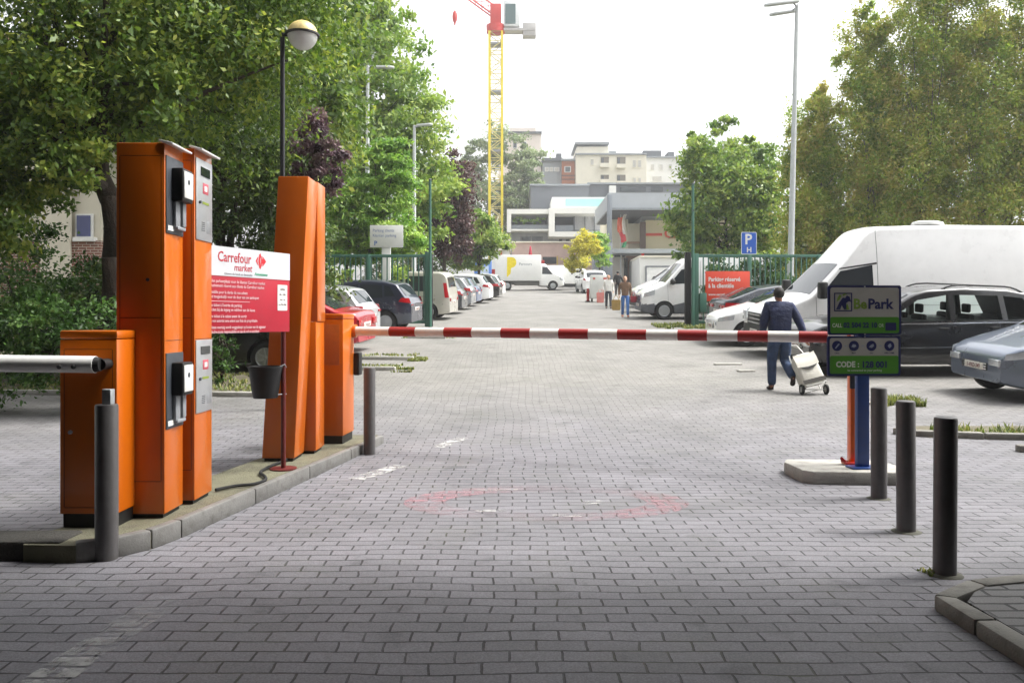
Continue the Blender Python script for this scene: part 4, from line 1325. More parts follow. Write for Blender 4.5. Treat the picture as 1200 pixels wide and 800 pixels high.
class Shape:
    def __init__(s, L, W, top, belt, bot=.2, rc=.07, tum=.24, pl=.2, e=.6, crown=.03, smooth=.05):
        s.L, s.W, s.rc, s.tum, s.pl, s.e, s.crown = L, W, rc, tum, pl, e, crown
        q = sorted(top)
        xs = np.linspace(-L / 2, L / 2, 400)
        h = np.interp(xs, [p[0] for p in q], [p[1] for p in q])
        k = max(1, int(smooth / (L / 400)))
        ker = np.hanning(2 * k + 3); ker /= ker.sum()
        h2 = np.convolve(np.pad(h, k + 1, mode='edge'), ker, mode='valid')
        s.xs, s.h = xs, h2
        bq = sorted(belt)
        s.bx, s.bz = [p[0] for p in bq], [p[1] for p in bq]
        s.bot = bot

    def H(s, x): return float(np.interp(x, s.xs, s.h))
    def B(s, x):
        t = max(0, (abs(x) - (s.L / 2 - .5)) / .5)
        return s.bot + .08 * t * t
    def belt(s, x): return float(np.interp(x, s.bx, s.bz))

    def w(s, x, z):
        t = max(0., (abs(x) - (s.L / 2 - s.e)) / s.e)
        plan = 1 - s.pl * t ** 2.6
        b, bl = s.B(x), s.belt(x)
        if z < bl:
            u = (z - b) / (bl - b)
            v = 1 - .05 * max(0, (.4 - u) / .4) ** 2 - .018 * max(0, (u - .65) / .35) ** 2
        else:
            v = .982 - s.tum * (z - bl) - .06 * (z - bl) ** 2
        return s.W / 2 * plan * v

    def section(s, x, nz=15, na=4, nr=4):
        h, b = s.H(x), s.B(x)
        rc = min(s.rc, .3 * (h - b))
        P = [(0, b), (s.w(x, b) * .6, b), (s.w(x, b) * .93, b)]
        zt = h - rc
        for i in range(nz):
            z = b + .03 + (zt - b - .03) * i / (nz - 1)
            P.append((s.w(x, z), z))
        wt = s.w(x, zt)
        for i in range(1, na + 1):
            a = PI / 2 * i / na
            P.append((wt - rc + rc * math.cos(a), zt + rc * math.sin(a)))
        wr = wt - rc
        for i in range(1, nr + 1):
            y = wr * (1 - i / nr)
            P.append((y, h + s.crown * (1 - (y / wr) ** 2) * min(1, (h - b) / .8)))
        return P

    def body(s, n=70):
        u = np.linspace(-1, 1, n)
        X_ = np.sign(u) * (1 - (1 - np.abs(u)) ** 1.35) * s.L / 2
        mb = MB()
        rows = []
        for x in X_:
            half = s.section(float(x))
            row = [(float(x), y, z) for y, z in half] + [(float(x), -y, z) for y, z in half[-2:0:-1]]
            rows.append(row)
        V = [[mb.bm.verts.new(p) for p in row] for row in rows]
        m = len(rows[0])
        for i in range(n - 1):
            for j in range(m):
                f = mb.bm.faces.new([V[i][j], V[i][(j + 1) % m], V[i + 1][(j + 1) % m], V[i + 1][j]])
                f.smooth = True
        mb.bm.faces.new(V[0][::-1]); mb.bm.faces.new(V[-1])
        bmesh.ops.recalc_face_normals(mb.bm, faces=mb.bm.faces)
        return mb

    def side(s, mb, c, off=.006, n=6, m=4, sides=(1, -1), mi=0):
        """c: four (x,z) corners: bottom rear, bottom front, top front, top rear -> a panel on each flank"""
        for sg in sides:
            P = []
            for j in range(m + 1):
                v = j / m
                row = []
                for i in range(n + 1):
                    u = i / n
                    a = [c[0][k] * (1 - u) + c[1][k] * u for k in (0, 1)]
                    b = [c[3][k] * (1 - u) + c[2][k] * u for k in (0, 1)]
                    x, z = a[0] * (1 - v) + b[0] * v, a[1] * (1 - v) + b[1] * v
                    row.append((x, sg * (s.w(x, z) + off), z))
                P.append(row)
            mb.grid(P, mi, flip=(sg > 0))
        return mb

    def top(s, mb, x0, x1, f0=.84, f1=.8, off=.008, n=8, m=6):
        P = []
        for i in range(n + 1):
            x = x0 + (x1 - x0) * i / n
            g = (s.H(x + .02) - s.H(x - .02)) / .04
            nl = math.hypot(g, 1)
            fr = f0 + (f1 - f0) * i / n
            h = s.H(x); rc = min(s.rc, .3 * (h - s.B(x))); wr = s.w(x, h - rc) - rc
            row = []
            for j in range(m + 1):
                v = (2 * j / m - 1) * fr
                row.append((x - g / nl * off, v * (wr + rc * .4), h + s.crown * (1 - v * v) + off / nl))
            P.append(row)
        mb.grid(P, flip=(x1 < x0))
        return mb

    def endpatch(s, mb, front, y0, y1, z0, z1, off=.008, th=.02, sides=(1, -1), bev=.006):
        x = s.L / 2 if front else -s.L / 2
        d = 1 if front else -1
        for sg in sides:
            a, b = sorted((sg * y0, sg * y1))
            mb.span((x - d * .01, a, z0), (x + d * (off + th), b, z1), bev=bev)
        return mb


def boolean(me, cut):
    o = bpy.data.objects.new('work', me); COL.objects.link(o)
    c = bpy.data.objects.new('cut', cut); COL.objects.link(c)
    md = o.modifiers.new('b', 'BOOLEAN'); md.operation = 'DIFFERENCE'; md.object = c; md.solver = 'EXACT'
    dg = bpy.context.evaluated_depsgraph_get()
    out = bpy.data.meshes.new_from_object(o.evaluated_get(dg))
    bpy.data.objects.remove(o); bpy.data.objects.remove(c)
    return out


def wheel_mesh(r, w, spokes, kind='alloy'):
    """tyre + rim, axis along Y, outer face toward -Y"""
    tm = MB(); m = Matrix.Rotation(PI / 2, 4, 'X')
    tm.lathe([(r * .64, -w * .5), (r * .9, -w * .5), (r * .98, -w * .38), (r, -w * .2), (r, w * .2), (r * .98, w * .38), (r * .9, w * .5), (r * .64, w * .48), (r * .62, w * .2), (r * .62, -w * .3)], m, 36)
    tyre = tm.mesh('wheel')
    rm = MB()
    rm.lathe([(r * .645, w * .47), (r * .61, w * .5), (r * .57, w * .46), (r * .55, w * .2), (r * .0, w * .12)], m, 36)
    if kind == 'steel':
        rm.lathe([(0, w * .50), (r * .2, w * .48), (r * .3, w * .42), (r * .52, w * .43), (r * .56, w * .40)], m, 28)
    else:
        rm.lathe([(0, w * .46), (r * .1, w * .46), (r * .15, w * .40), (r * .16, w * .2)], m, 20)
        for k in range(spokes):
            a = 2 * PI * k / spokes
            rot = Matrix.Rotation(a, 3, 'Y')
            rm.box(rot @ Vector((r * .36, -w * .38, 0)), (r * .44, w * .12, r * .15), rot=rot, bev=.008)
    rim = rm.mesh('rim')
    hm = MB(); hm.lathe([(r * .54, w * .215), (0, w * .14)], m, 24)
    return tyre, rim


def vehicle(name, label, cat, shape, x, y, heading, colour, wheels, windows, shield=None, rear=None, lamps=(), group=None, clad=0., cladm=None, r=.31, arch=.05, spokes=7, wkind='alloy', wcol=None,
            seams=(), plate_txt='1-KDV-482', mirror=None, handles=(), extra=None, clear=False, front_plate=True, rails=None, grille=None, wins_cut=()):
    """heading in degrees: 180 = nose to -X. Stands on the slope."""
    sl = math.atan(.07) if y > 11 else 0
    t = thing(name, label, cat, (x, y, zg(y) + .004), 0, group)
    t.rotation_euler = (Matrix.Rotation(sl, 3, 'X') @ Matrix.Rotation(R(heading), 3, 'Z')).to_euler()
    S = shape
    bm_ = S.body()
    me = bm_.mesh('body', 0)
    cut = MB()
    for wx in wheels:
        for sg in (1, -1):
            cut.cyl((wx, sg * (S.W / 2 - .26), r), (wx, sg * (S.W / 2 + .2), r), r + arch, seg=36)
    cm = cut.mesh('cut', 0)
    cm.materials.append(colour); cm.materials.append(BLACKP)
    for f in cm.polygons:
        f.material_index = 1
    me.materials.append(colour); me.materials.append(BLACKP)
    out = boolean(me, cm)
    if wins_cut:                                   # hollow cabin, then the window openings
        xs_ = [p for c_ in wins_cut for p in c_]
        cab_ = [(-1.9, 1.12), (.88, 1.06), (.28, 1.47), (-.3, 1.57), (-1.2, 1.555), (-1.66, 1.50)]
        for polys, hw_ in (([cab_], S.W / 2 - .2), (wins_cut, S.W * .8)):
            c2 = MB()
            for c_ in polys:
                c2.prism([(p[0], p[1]) for p in c_], Matrix.Translation((0, hw_, 0)) @ XZ, hw_ * 2)
            cm2 = c2.mesh('cut', 0)
            cm2.materials.append(colour); cm2.materials.append(BLACKP)
            for f in cm2.polygons:
                f.material_index = 1
            out = boolean(out, cm2)
    out.name = 'body'
    if clad:
        out.materials.append(cladm or BLACKP)
        k = len(out.materials) - 1
        for f in out.polygons:
            if f.material_index == 0 and f.center.z < clad:
                f.material_index = k
    for f in out.polygons:
        f.use_smooth = True
    try:
        out.set_sharp_from_angle(angle=R(32))
    except Exception:
        pass
    b = bpy.data.objects.new('body', out); COL.objects.link(b); b.parent = t
    ty, rim = wheel_mesh(r, .2, spokes, wkind)
    for wx in wheels:
        for sg in (1, -1):
            w = link('wheel', ty, [] if ty.materials else TYRE, t, (wx, sg * (S.W / 2 - .115), r))
            w.rotation_euler = (0, 0, 0 if sg < 0 else PI)
            link('rim', rim, [] if rim.materials else (wcol or ALLOY), w)
    gm = GLASSC if clear else GLASSD
    for c in windows:
        for sg in (1, -1):
            mb = MB(); S.side(mb, c, sides=(sg,)); mb.build('side_window', gm, t)
    if shield:
        mb = MB(); S.top(mb, *shield); mb.build('windscreen', GLASSD, t)
    if rear:
        mb = MB(); S.top(mb, *rear); mb.build('rear_window', GLASSD, t)
    for ln, lm, patches, ends in lamps:
        for sg in (1, -1):
            mb = MB()
            for c in patches:
                S.side(mb, c, .011, sides=(sg,))
            for e in ends:
                S.endpatch(mb, *e, sides=(sg,))
            mb.build(ln, lm, t)
    if seams:
        for c in seams:
            for sg in (1, -1):
                mb = MB(); S.side(mb, c, .003, 8, 6, sides=(sg,)); mb.build('door_seam', BLACKP, t)
    for hx, hz in handles:
        mb = MB()
        for sg in (1, -1):
            yy = sg * (S.w(hx, hz) + .018)
            mb.box((hx, yy, hz), (.2, .03, .035), bev=.012)
        mb.build('door_handle', BLACKP if not extra or 'chrome' not in extra else CHROME, t)
    if mirror:
        mx, mz, ms = mirror
        for sg in (1, -1):
            mb = MB(); mb.blob((mx, sg * (S.w(mx, mz) + .11 * ms), mz + .04), (.07 * ms, .11 * ms, .085 * ms)); mb.cyl((mx, sg * S.w(mx, mz) * .97, mz - .02), (mx, sg * (S.w(mx, mz) + .08), mz), .025, seg=8)
            mb.build('mirror', BLACKP, t)
    if plate_txt:
        zr = S.B(-S.L / 2) + (.34 if S.H(-S.L / 2) > .8 else .22)
        mb = MB(); S.endpatch(mb, False, -.26, .26, zr, zr + .11, .004, .008, (1,)); p = mb.build('number_plate', PLATEM, t)
        tb = MB(); text_into(tb, plate_txt, .095, (0, 0, 0), 'CENTER', bold=.001, sx=.85)
        o = tb.build('plate_lettering', INK, p, (-S.L / 2 - .0145, 0, zr + .02)); o.rotation_euler = (0, 0, -PI / 2)
        if front_plate:
            zf = S.B(S.L / 2) + .16
            mb = MB(); S.endpatch(mb, True, -.26, .26, zf, zf + .11, .014, .008, (1,)); p = mb.build('number_plate', PLATEM, t)
            tb = MB(); text_into(tb, plate_txt, .095, (0, 0, 0), 'CENTER', bold=.001, sx=.85)
            o = tb.build('plate_lettering', INK, p, (S.L / 2 + .0245, 0, zf + .02)); o.rotation_euler = (0, 0, PI / 2)
    if grille:
        y0, z0, z1 = grille
        mb = MB(); S.endpatch(mb, True, -y0, y0, z0, z1, .004, .008, (1,))
        g = mb.build('grille', BLACKP, t)
        mb = MB()
        for k in range(3):
            zz = z0 + (z1 - z0) * (k + .5) / 3
            mb.span((S.L / 2, -y0 * .95, zz - .012), (S.L / 2 + .018, y0 * .95, zz + .012), bev=.004)
        mb.build('grille_bar', CHROME, g)
    if rails:
        xa, xb = rails
        for sg in (1, -1):
            mb = MB()
            pts = []
            for k in range(15):
                u = k / 14
                xx = xa + (xb - xa) * u
                lift = .055 * min(1, 9 * u, 9 * (1 - u))
                hh = S.H(xx); pts.append((xx, sg * (S.w(xx, hh - S.rc) - S.rc * .9), hh + .0 + lift))
            mb.tube(pts, .018); mb.build('roof_rail', BLACKP if not extra or 'steel_rails' not in extra else STEEL, t)
    return t, S


def hatch(L=4.05, W=1.74, hs=1., tall=0.):
    k = L / 4.05
    top = [(2.025, .62), (1.99, .74), (1.8, .84), (1.05, 1.0), (.95, 1.03), (.2, 1.42), (0, 1.47), (-.6, 1.5), (-1.2, 1.46), (-1.5, 1.40), (-1.58, 1.37), (-1.86, .98), (-1.93, .93), (-2.025, .88)]
    return Shape(L, W, [(x * k, z * hs + tall * (z > .9)) for x, z in top], [(-2.1 * k, .94 * hs + tall), (0, .90 * hs + tall), (2.1 * k, .82 * hs + tall)], bot=.19 + tall * .5)


def hatch_kit(S, L, hs=1., tall=0.):
    k = L / 4.05
    def c(xb0, xb1, xt1, xt0, zl=.05):
        xb0, xb1, xt1, xt0 = [v * k for v in (xb0, xb1, xt1, xt0)]
        return [(xb0, S.belt(xb0) + zl), (xb1, S.belt(xb1) + zl), (xt1, S.H(xt1) - .11), (xt0, S.H(xt0) - .11)]
    win = [c(-.38, .78, .12, -.36), c(-1.16, -.45, -.43, -1.12), c(-1.55, -1.22, -1.19, -1.36, .09)]
    return win


def small_car(label, x, y, heading, colour, L=4.05, W=1.74, hs=1., tall=0., clad=0., cladm=None, group=None, name='parked_car', txt='1-FHB-207', spokes=7, wkind='alloy'):
    S = hatch(L, W, hs, tall); k = L / 4.05
    win = hatch_kit(S, L, hs, tall)
    z0 = .80 * hs + tall; z1 = z0 + .24
    tail = ('tail_light', LAMPR, [[(-2.02 * k, z0), (-1.66 * k, z0 + .05), (-1.74 * k, z0 + .17), (-1.97 * k, z1 - .08)]], [(False, .5, .71, z0 - .04, min(z0 + .1, S.H(-L / 2) - .03))])
    head = ('headlight', LAMPW, [[(1.62 * k, .66 * hs + tall), (2.0 * k, .60 * hs + tall), (1.98 * k, .70 * hs + tall), (1.6 * k, .78 * hs + tall)]], [(True, .42, .70, .50 * hs + tall, .60 * hs + tall)])
    return vehicle(name, label, 'car', S, x, y, heading, colour, (1.28 * k, -1.24 * k), win, shield=(.93 * k, .24 * k), rear=(-1.6 * k, -1.84 * k), lamps=(tail, head), group=group, clad=clad, cladm=cladm,
                   r=.31 + tall * .25, seams=[[(.83 * k, .34 + tall), (.838 * k, .34 + tall), (.858 * k, .9 * hs + tall), (.85 * k, .9 * hs + tall)], [(-.41 * k, .34 + tall), (-.402 * k, .34 + tall), (-.402 * k, .93 * hs + tall), (-.41 * k, .93 * hs + tall)],
                                              [(-1.10 * k, .55 + tall), (-1.092 * k, .55 + tall), (-1.2 * k, .93 * hs + tall), (-1.208 * k, .93 * hs + tall)]],
                   handles=((-.25 * k, .80 * hs + tall), (-1.02 * k, .82 * hs + tall)), mirror=(.62 * k, .97 * hs + tall, 1), plate_txt=txt, spokes=spokes, wkind=wkind, grille=(.36, .40 + tall, .52 + tall))


LG = 'cars parked along the left hand row'
RG = 'vehicles parked on the right hand side'
NAVY = paint('navy', '#1d2136', .2)
DGREY = paint('dark_grey', '#3b3e44', .4)
MGREY = paint('mid_grey', '#8a8d92', .4)
SILV = paint('silver', '#c4c6c8', .45)
CWHITE = paint('white', '#ededec')
BLACKC = paint('black', '#0d0d10')
REDC = paint('red', '#a00f24')

HL = 172.5
# left hand row: nose away, tails to the lane
small_car('black car on the verge showing its alloy wheel below the notice board', -6.15, 16.9, 180, BLACKC, 4.3, 1.78, 1.02, group=LG, spokes=7)
# red saloon
S = Shape(4.5, 1.76, [(2.25, .6), (2.2, .72), (1.95, .82), (1.15, .95), (1.05, .98), (.3, 1.38), (.1, 1.42), (-.5, 1.44), (-.95, 1.38), (-1.72, 1.03), (-1.82, 1.01), (-2.15, .98), (-2.22, .93), (-2.25, .86)],
          [(-2.3, .93), (0, .9), (2.3, .8)])
c = lambda a, b, d, e: [(a, S.belt(a) + .05), (b, S.belt(b) + .05), (d, S.H(d) - .1), (e, S.H(e) - .1)]
vehicle('parked_car', 'red saloon car with its tail lamp just behind the low barrier cabinet', 'car', S, X(442, 19.6) - 2.55, 20.4, HL, REDC, (1.38, -1.32), [c(-.3, .85, .22, -.28), c(-1.2, -.38, -.36, -1.0)],
        shield=(1.02, .34), rear=(-1.0, -1.68), lamps=(('tail_light', LAMPR, [[(-2.24, .70), (-1.9, .74), (-1.95, .9), (-2.22, .88)]], [(False, .42, .72, .66, .82)]), ('headlight', LAMPW, [[(1.8, .62), (2.2, .56), (2.18, .66), (1.8, .74)]], [])), group=LG,
        r=.32, seams=[[(.88, .34), (.888, .34), (.9, .9), (.892, .9)], [(-.34, .34), (-.332, .34), (-.332, .93), (-.34, .93)]], handles=((-.2, .8), (-1.0, .82)), mirror=(.7, .95, 1), plate_txt='1-PLR-664')
mb = MB()
small_car('silver hatchback squeezed between the red saloon and the navy hatchback', X(440, 22.5) - 2.2, 23.1, HL, SILV, 4.2, 1.75, 1.0, .04, group=LG, txt='1-XTE-915')
small_car('navy blue tall hatchback with grey bumper parked in front of the left hand gate', X(488, 25.6) - 2.05, 26.3, HL, NAVY, 4.08, 1.76, 1.0, .13, clad=.62, cladm=mat('grey_bumper', '#4a4e57', .4, 0, .06, 4), group=LG, txt='1-GYN-338', wkind='steel')

# small van with upright tail
S = Shape(4.2, 1.82, [(2.1, .75), (2.05, .92), (1.8, 1.06), (1.2, 1.2), (.55, 1.72), (.3, 1.79), (-.6, 1.83), (-1.7, 1.82), (-1.9, 1.76), (-1.98, 1.6), (-2.06, 1.1), (-2.1, .9)], [(-2.2, 1.05), (2.2, .98)], bot=.2, tum=.14, pl=.12, e=.4)
vehicle('parked_van', 'silver beige high roofed small van just past the left hand gate', 'van', S, X(531, 31.2) - 2.1, 32.2, HL, paint('beige', '#bab6ac', .3), (1.35, -1.3),
        [[(-.3, 1.1), (.98, 1.1), (.5, 1.62), (-.28, 1.68)], [(-1.2, 1.1), (-.4, 1.1), (-.38, 1.68), (-1.18, 1.68)]], shield=(1.16, .6), rear=(-1.97, -2.04),
        lamps=(('tail_light', LAMPR, [[(-2.08, .86), (-1.93, .86), (-1.86, 1.42), (-1.98, 1.42)]], [(False, .62, .76, .72, .84)]), ('headlight', LAMPW, [[(1.7, .8), (2.05, .74), (2.04, .88), (1.7, .98)]], [])), group=LG, r=.32, mirror=(.9, 1.12, 1.2), plate_txt='1-BQS-072')

row = [('dark grey hatchback parked right beyond the silver beige small van', 546, 35.0, DGREY, 4.1, 1.0, .03, '1-HZA-551'), ('mid grey hatchback third beyond the left hand gate', 556.5, 38.2, MGREY, 4.1, 1.02, .05, '1-JKM-120'),
       ('blue tailed small hatchback between the grey and the white one in the far row', 563, 41.2, paint('dull_blue', '#56688c', .3), 3.9, .98, 0, '1-RVL-816'), ('white hatchback in the middle of the far left hand row', 577, 44.4, CWHITE, 4.1, 1.02, .05, '1-DTP-409'),
       ('black hatchback with a red tail lamp near the end of the far left hand row', 588, 48.0, BLACKC, 4.2, 1.0, .02, '1-SWC-733'), ('white car last in the left hand row, next to the box truck', 592, 52.5, CWHITE, 4.0, 1.0, 0, '1-CNF-264')]
for lab, px, y, colr, L, hs, tall, txt in row:
    small_car(lab, X(px, y) - L / 2 - .05, y + .7, HL, colr, L, 1.74, hs, tall, group=LG, txt=txt)

# ---- right hand side
# big white van
S = Shape(6.2, 2.06, [(3.1, .62), (3.07, .9), (2.9, 1.12), (2.2, 1.40), (2.1, 1.44), (1.42, 2.15), (1.34, 2.22), (.82, 2.86), (.7, 2.93), (.5, 2.98), (-1, 3.02), (-2.85, 3.0), (-3.02, 2.92), (-3.1, 2.7)], [(-3.2, 1.32), (3.2, 1.24)], bot=.26, rc=.1, tum=.07, pl=.16, e=.5, crown=.03, smooth=.07)
vy = 19.4
tv, _ = vehicle('camper_van', 'big white high roofed van parked nose out on the right', 'van', S, X(898, 18.4) + 3.1, vy, 180, CWHITE, (2.08, -1.75), [[(.72, 1.46), (1.95, 1.40), (1.46, 1.98), (.74, 2.12)]], shield=(2.1, 1.44, .88, .86), lamps=(
    ('headlight', LAMPW, [[(2.62, .98), (3.02, .86), (3.0, 1.04), (2.6, 1.2)]], [(True, .62, .86, .8, 1.02)]), ('tail_light', LAMPR, [], [(False, .86, .96, 1.0, 1.7)])),
    group=RG, clad=.62, r=.36, arch=.06, spokes=6, wkind='steel', seams=[[(.62, .5), (.63, .5), (.63, 2.9), (.62, 2.9)], [(1.98, .6), (1.988, .6), (2.02, 1.4), (2.012, 1.4)], [(.64, 1.0), (1.96, 1.0), (1.96, 1.006), (.64, 1.006)], [(-3.0, 1.22), (.6, 1.22), (.6, 1.226), (-3.0, 1.226)]],
    handles=((.85, 1.22),), mirror=None, plate_txt='2-AHX-190', grille=(.5, .72, 1.0))
for sg in (1, -1):
    mb = MB(); mb.box((1.95, sg * 1.2, 1.56), (.2, .2, .38), bev=.05); mb.cyl((1.9, sg * .98, 1.48), (1.95, sg * 1.14, 1.5), .04, seg=10); mb.build('mirror', BLACKP, tv)
mb = MB(); mb.lathe([(.36, 0), (.36, .03), (.33, .07), (.2, .1), (0, .11)], Matrix.Translation((-.75, .35, 3.03)) @ Matrix.Diagonal((1, .8, 1, 1)), 28); mb.build('roof_vent', WHITEP, tv)
for sg in (1, -1):
    mb = MB(); S.side(mb, [(.64, 2.14), (1.5, 2.02), (1.48, 2.05), (.64, 2.18)], .008, sides=(sg,)); mb.build('window_trim', BLACKP, tv)

# black estate in front of it
hs = 1.12
top = [(2.3, .66), (2.27, .82), (2.05, .93), (1.25, 1.06), (1.12, 1.09), (.35, 1.5), (.1, 1.57), (-.6, 1.61), (-1.4, 1.58), (-1.85, 1.5), (-1.95, 1.44), (-2.2, 1.08), (-2.26, 1.0), (-2.3, .9)]
S = Shape(4.6, 1.84, [(x, z * 1.05) for x, z in top], [(-2.4, 1.07), (0, 1.02), (2.4, .93)], bot=.24, tum=.22, crown=.03)
wc = [[(-.30, 1.08), (.92, 1.05), (.30, 1.46), (-.28, 1.56)], [(-1.28, 1.09), (-.40, 1.08), (-.38, 1.56), (-1.22, 1.545)], [(-1.92, 1.12), (-1.38, 1.09), (-1.32, 1.54), (-1.68, 1.50)]]
tsuv, _ = vehicle('estate_car', 'black estate car with roof rails and see through windows before the big white van', 'car', S, X(952, 15.4) + 2.3, 16.35, 180, BLACKC, (1.42, -1.36), wc, shield=(1.1, .38), rear=(-1.98, -2.17), lamps=(
    ('headlight', LAMPW, [[(1.75, .72), (2.24, .64), (2.22, .78), (1.75, .88)]], [(True, .42, .74, .56, .72)]), ('tail_light', LAMPR, [[(-2.26, .84), (-1.96, .88), (-1.98, 1.05), (-2.18, 1.05)]], [(False, .5, .74, .8, .9)])),
    group=RG, r=.35, spokes=5, seams=[[(1.0, .4), (1.008, .4), (1.02, 1.02), (1.012, 1.02)], [(-.345, .4), (-.337, .4), (-.337, 1.03), (-.345, 1.03)], [(-1.22, .7), (-1.212, .7), (-1.34, 1.05), (-1.348, 1.05)]],
    handles=((-.16, .93), (-1.12, .95)), mirror=(.78, 1.08, 1.15), plate_txt='1-MEO-557', rails=(-1.72, -.2), clear=True, wins_cut=wc, grille=(.4, .5, .7))
mb = MB(); S.side(mb, [(-1.95, 1.045), (.98, 1.0), (.98, 1.022), (-1.95, 1.067)], .007, 20, 1); mb.build('belt_trim', CHROME, tsuv)
mb = MB(); S.side(mb, [(-1.0, .58), (1.0, .56), (1.0, .572), (-1.0, .592)], .008, 14, 1); mb.build('side_moulding', CHROME, tsuv)
mb = MB()
for sx_, sy_ in ((.05, .38), (.05, -.38), (-.85, .4), (-.85, -.4)):
    mb.box((sx_, sy_, 1.03), (.12, .44, .3), bev=.04); mb.box((sx_, sy_, 1.29), (.08, .24, .17), bev=.03)
mb.build('seat', mat('seat_cloth', '#17181b', .9), tsuv)

# grey car poking in at the right edge
small_car('grey blue car poking its headlight in at the right edge', X(1117, 14.0) + 2.0, 13.3, 180, paint('steel_blue', '#6d7686', .4), 4.1, 1.78, 1.0, .06, group=RG, txt='1-VKD-349')
# white car and dark car beyond the van
small_car('white hatchback nose out between the big white van and the dark fastback', X(842, 21.2) + 2.05, 22.0, 178, CWHITE, 4.1, 1.76, 1.0, .04, group=RG, txt='1-UAG-608')
S = Shape(4.4, 1.8, [(2.2, .6), (2.15, .74), (1.9, .84), (1.2, .97), (1.1, 1.0), (.3, 1.40), (.05, 1.46), (-.5, 1.47), (-1.1, 1.38), (-1.95, 1.06), (-2.08, 1.04), (-2.16, 1.0), (-2.2, .9)], [(-2.3, .96), (0, .92), (2.3, .82)])
c = lambda a, b, d, e: [(a, S.belt(a) + .05), (b, S.belt(b) + .05), (d, S.H(d) - .1), (e, S.H(e) - .1)]
vehicle('parked_car', 'dark grey fastback car with a wide red tail lamp below the red gate sign', 'car', S, X(846, 25) + 2.2, 25.9, 4, paint('gunmetal', '#34373f', .5), (1.36, -1.3), [c(-.3, .88, .2, -.28), c(-1.15, -.38, -.36, -.95)], shield=(1.08, .34), rear=(-1.12, -1.9, .86, .8),
        lamps=(('tail_light', LAMPR, [[(-2.18, .80), (-1.72, .86), (-1.78, .95), (-2.16, .96)]], [(False, .3, .74, .78, .88)]), ('headlight', LAMPW, [[(1.75, .62), (2.15, .58), (2.13, .68), (1.75, .76)]], [])), group=RG, r=.33, handles=((-.2, .8), (-1.0, .82)), mirror=(.75, .98, 1), plate_txt='1-ZEB-771')


# vans further up
def panel_van(label, x, y, heading, colour, L=5.4, W=2.0, H=2.45, group=None, txt='1-TLC-283', clad=.55, cladm=None, name='parked_van'):
    k = L / 5.4; q = H / 2.45
    S = Shape(L, W, [(2.7 * k, .62), (2.66 * k, .92), (2.4 * k, 1.12), (1.85 * k, 1.36), (1.75 * k, 1.40), (1.05 * k, 2.12 * q), (.9 * k, 2.25 * q), (.5 * k, 2.38 * q), (0, 2.44 * q), (-2.4 * k, 2.42 * q), (-2.6 * k, 2.36 * q), (-2.7 * k, 2.2 * q)], [(-2.8 * k, 1.3), (2.8 * k, 1.2)], bot=.24, rc=.1, tum=.08, pl=.15, e=.45)
    return vehicle(name, label, 'van', S, x, y, heading, colour, (1.8 * k, -1.6 * k), [[(.45 * k, 1.42), (1.6 * k, 1.36), (1.12 * k, 1.88 * q), (.47 * k, 2.0 * q)]], shield=(1.74 * k, 1.08 * k, .88, .86),
                   lamps=(('headlight', LAMPW, [[(2.2 * k, .96), (2.62 * k, .86), (2.6 * k, 1.02), (2.18 * k, 1.16)]], [(True, .6, .84, .78, .98)]), ('tail_light', LAMPR, [], [(False, .82, .93, .9, 1.5)])), group=group, clad=clad, cladm=cladm, r=.34, wkind='steel',
                   seams=[[(.36 * k, .45), (.37 * k, .45), (.37 * k, 2.2 * q), (.36 * k, 2.2 * q)], [(1.64 * k, .6), (1.648 * k, .6), (1.68 * k, 1.34), (1.672 * k, 1.34)]], handles=((.6 * k, 1.15),), mirror=(1.5 * k, 1.42, 1.5), plate_txt=txt, grille=(.5, .7, .92))


panel_van('white panel van with a dark bumper parked just beyond the right hand gate', X(752, 31.4) + 2.6, 32.4, 180, CWHITE, 5.2, 1.98, 2.5, group=RG, clad=.6, cladm=mat('bumper_grey', '#5a5d63', .5))
panel_van('second white van parked past the first one beyond the right hand gate', X(744, 35) + 2.7, 36.2, 180, CWHITE, 5.3, 2.0, 2.2, group=RG, txt='1-WQH-935')
small_car('white hatchback with a red lamp beside the white vans up the hill', X(741, 40) + 2.0, 40.6, 178, CWHITE, 4.1, 1.74, 1.0, .05, group=RG, txt='1-EYR-442')
small_car('white car parked beside the yellow leaved tree at the top of the hill', X(690, 60) + .2, 60.8, 95, CWHITE, 4.1, 1.76, 1.04, .1, group=RG, txt='1-LXJ-186')
panel_van('long white van parked behind the yellow tree trunk', X(668, 68), 68.5, 0, CWHITE, 5.4, 2.0, 2.0, group=RG, txt='1-FPW-520')

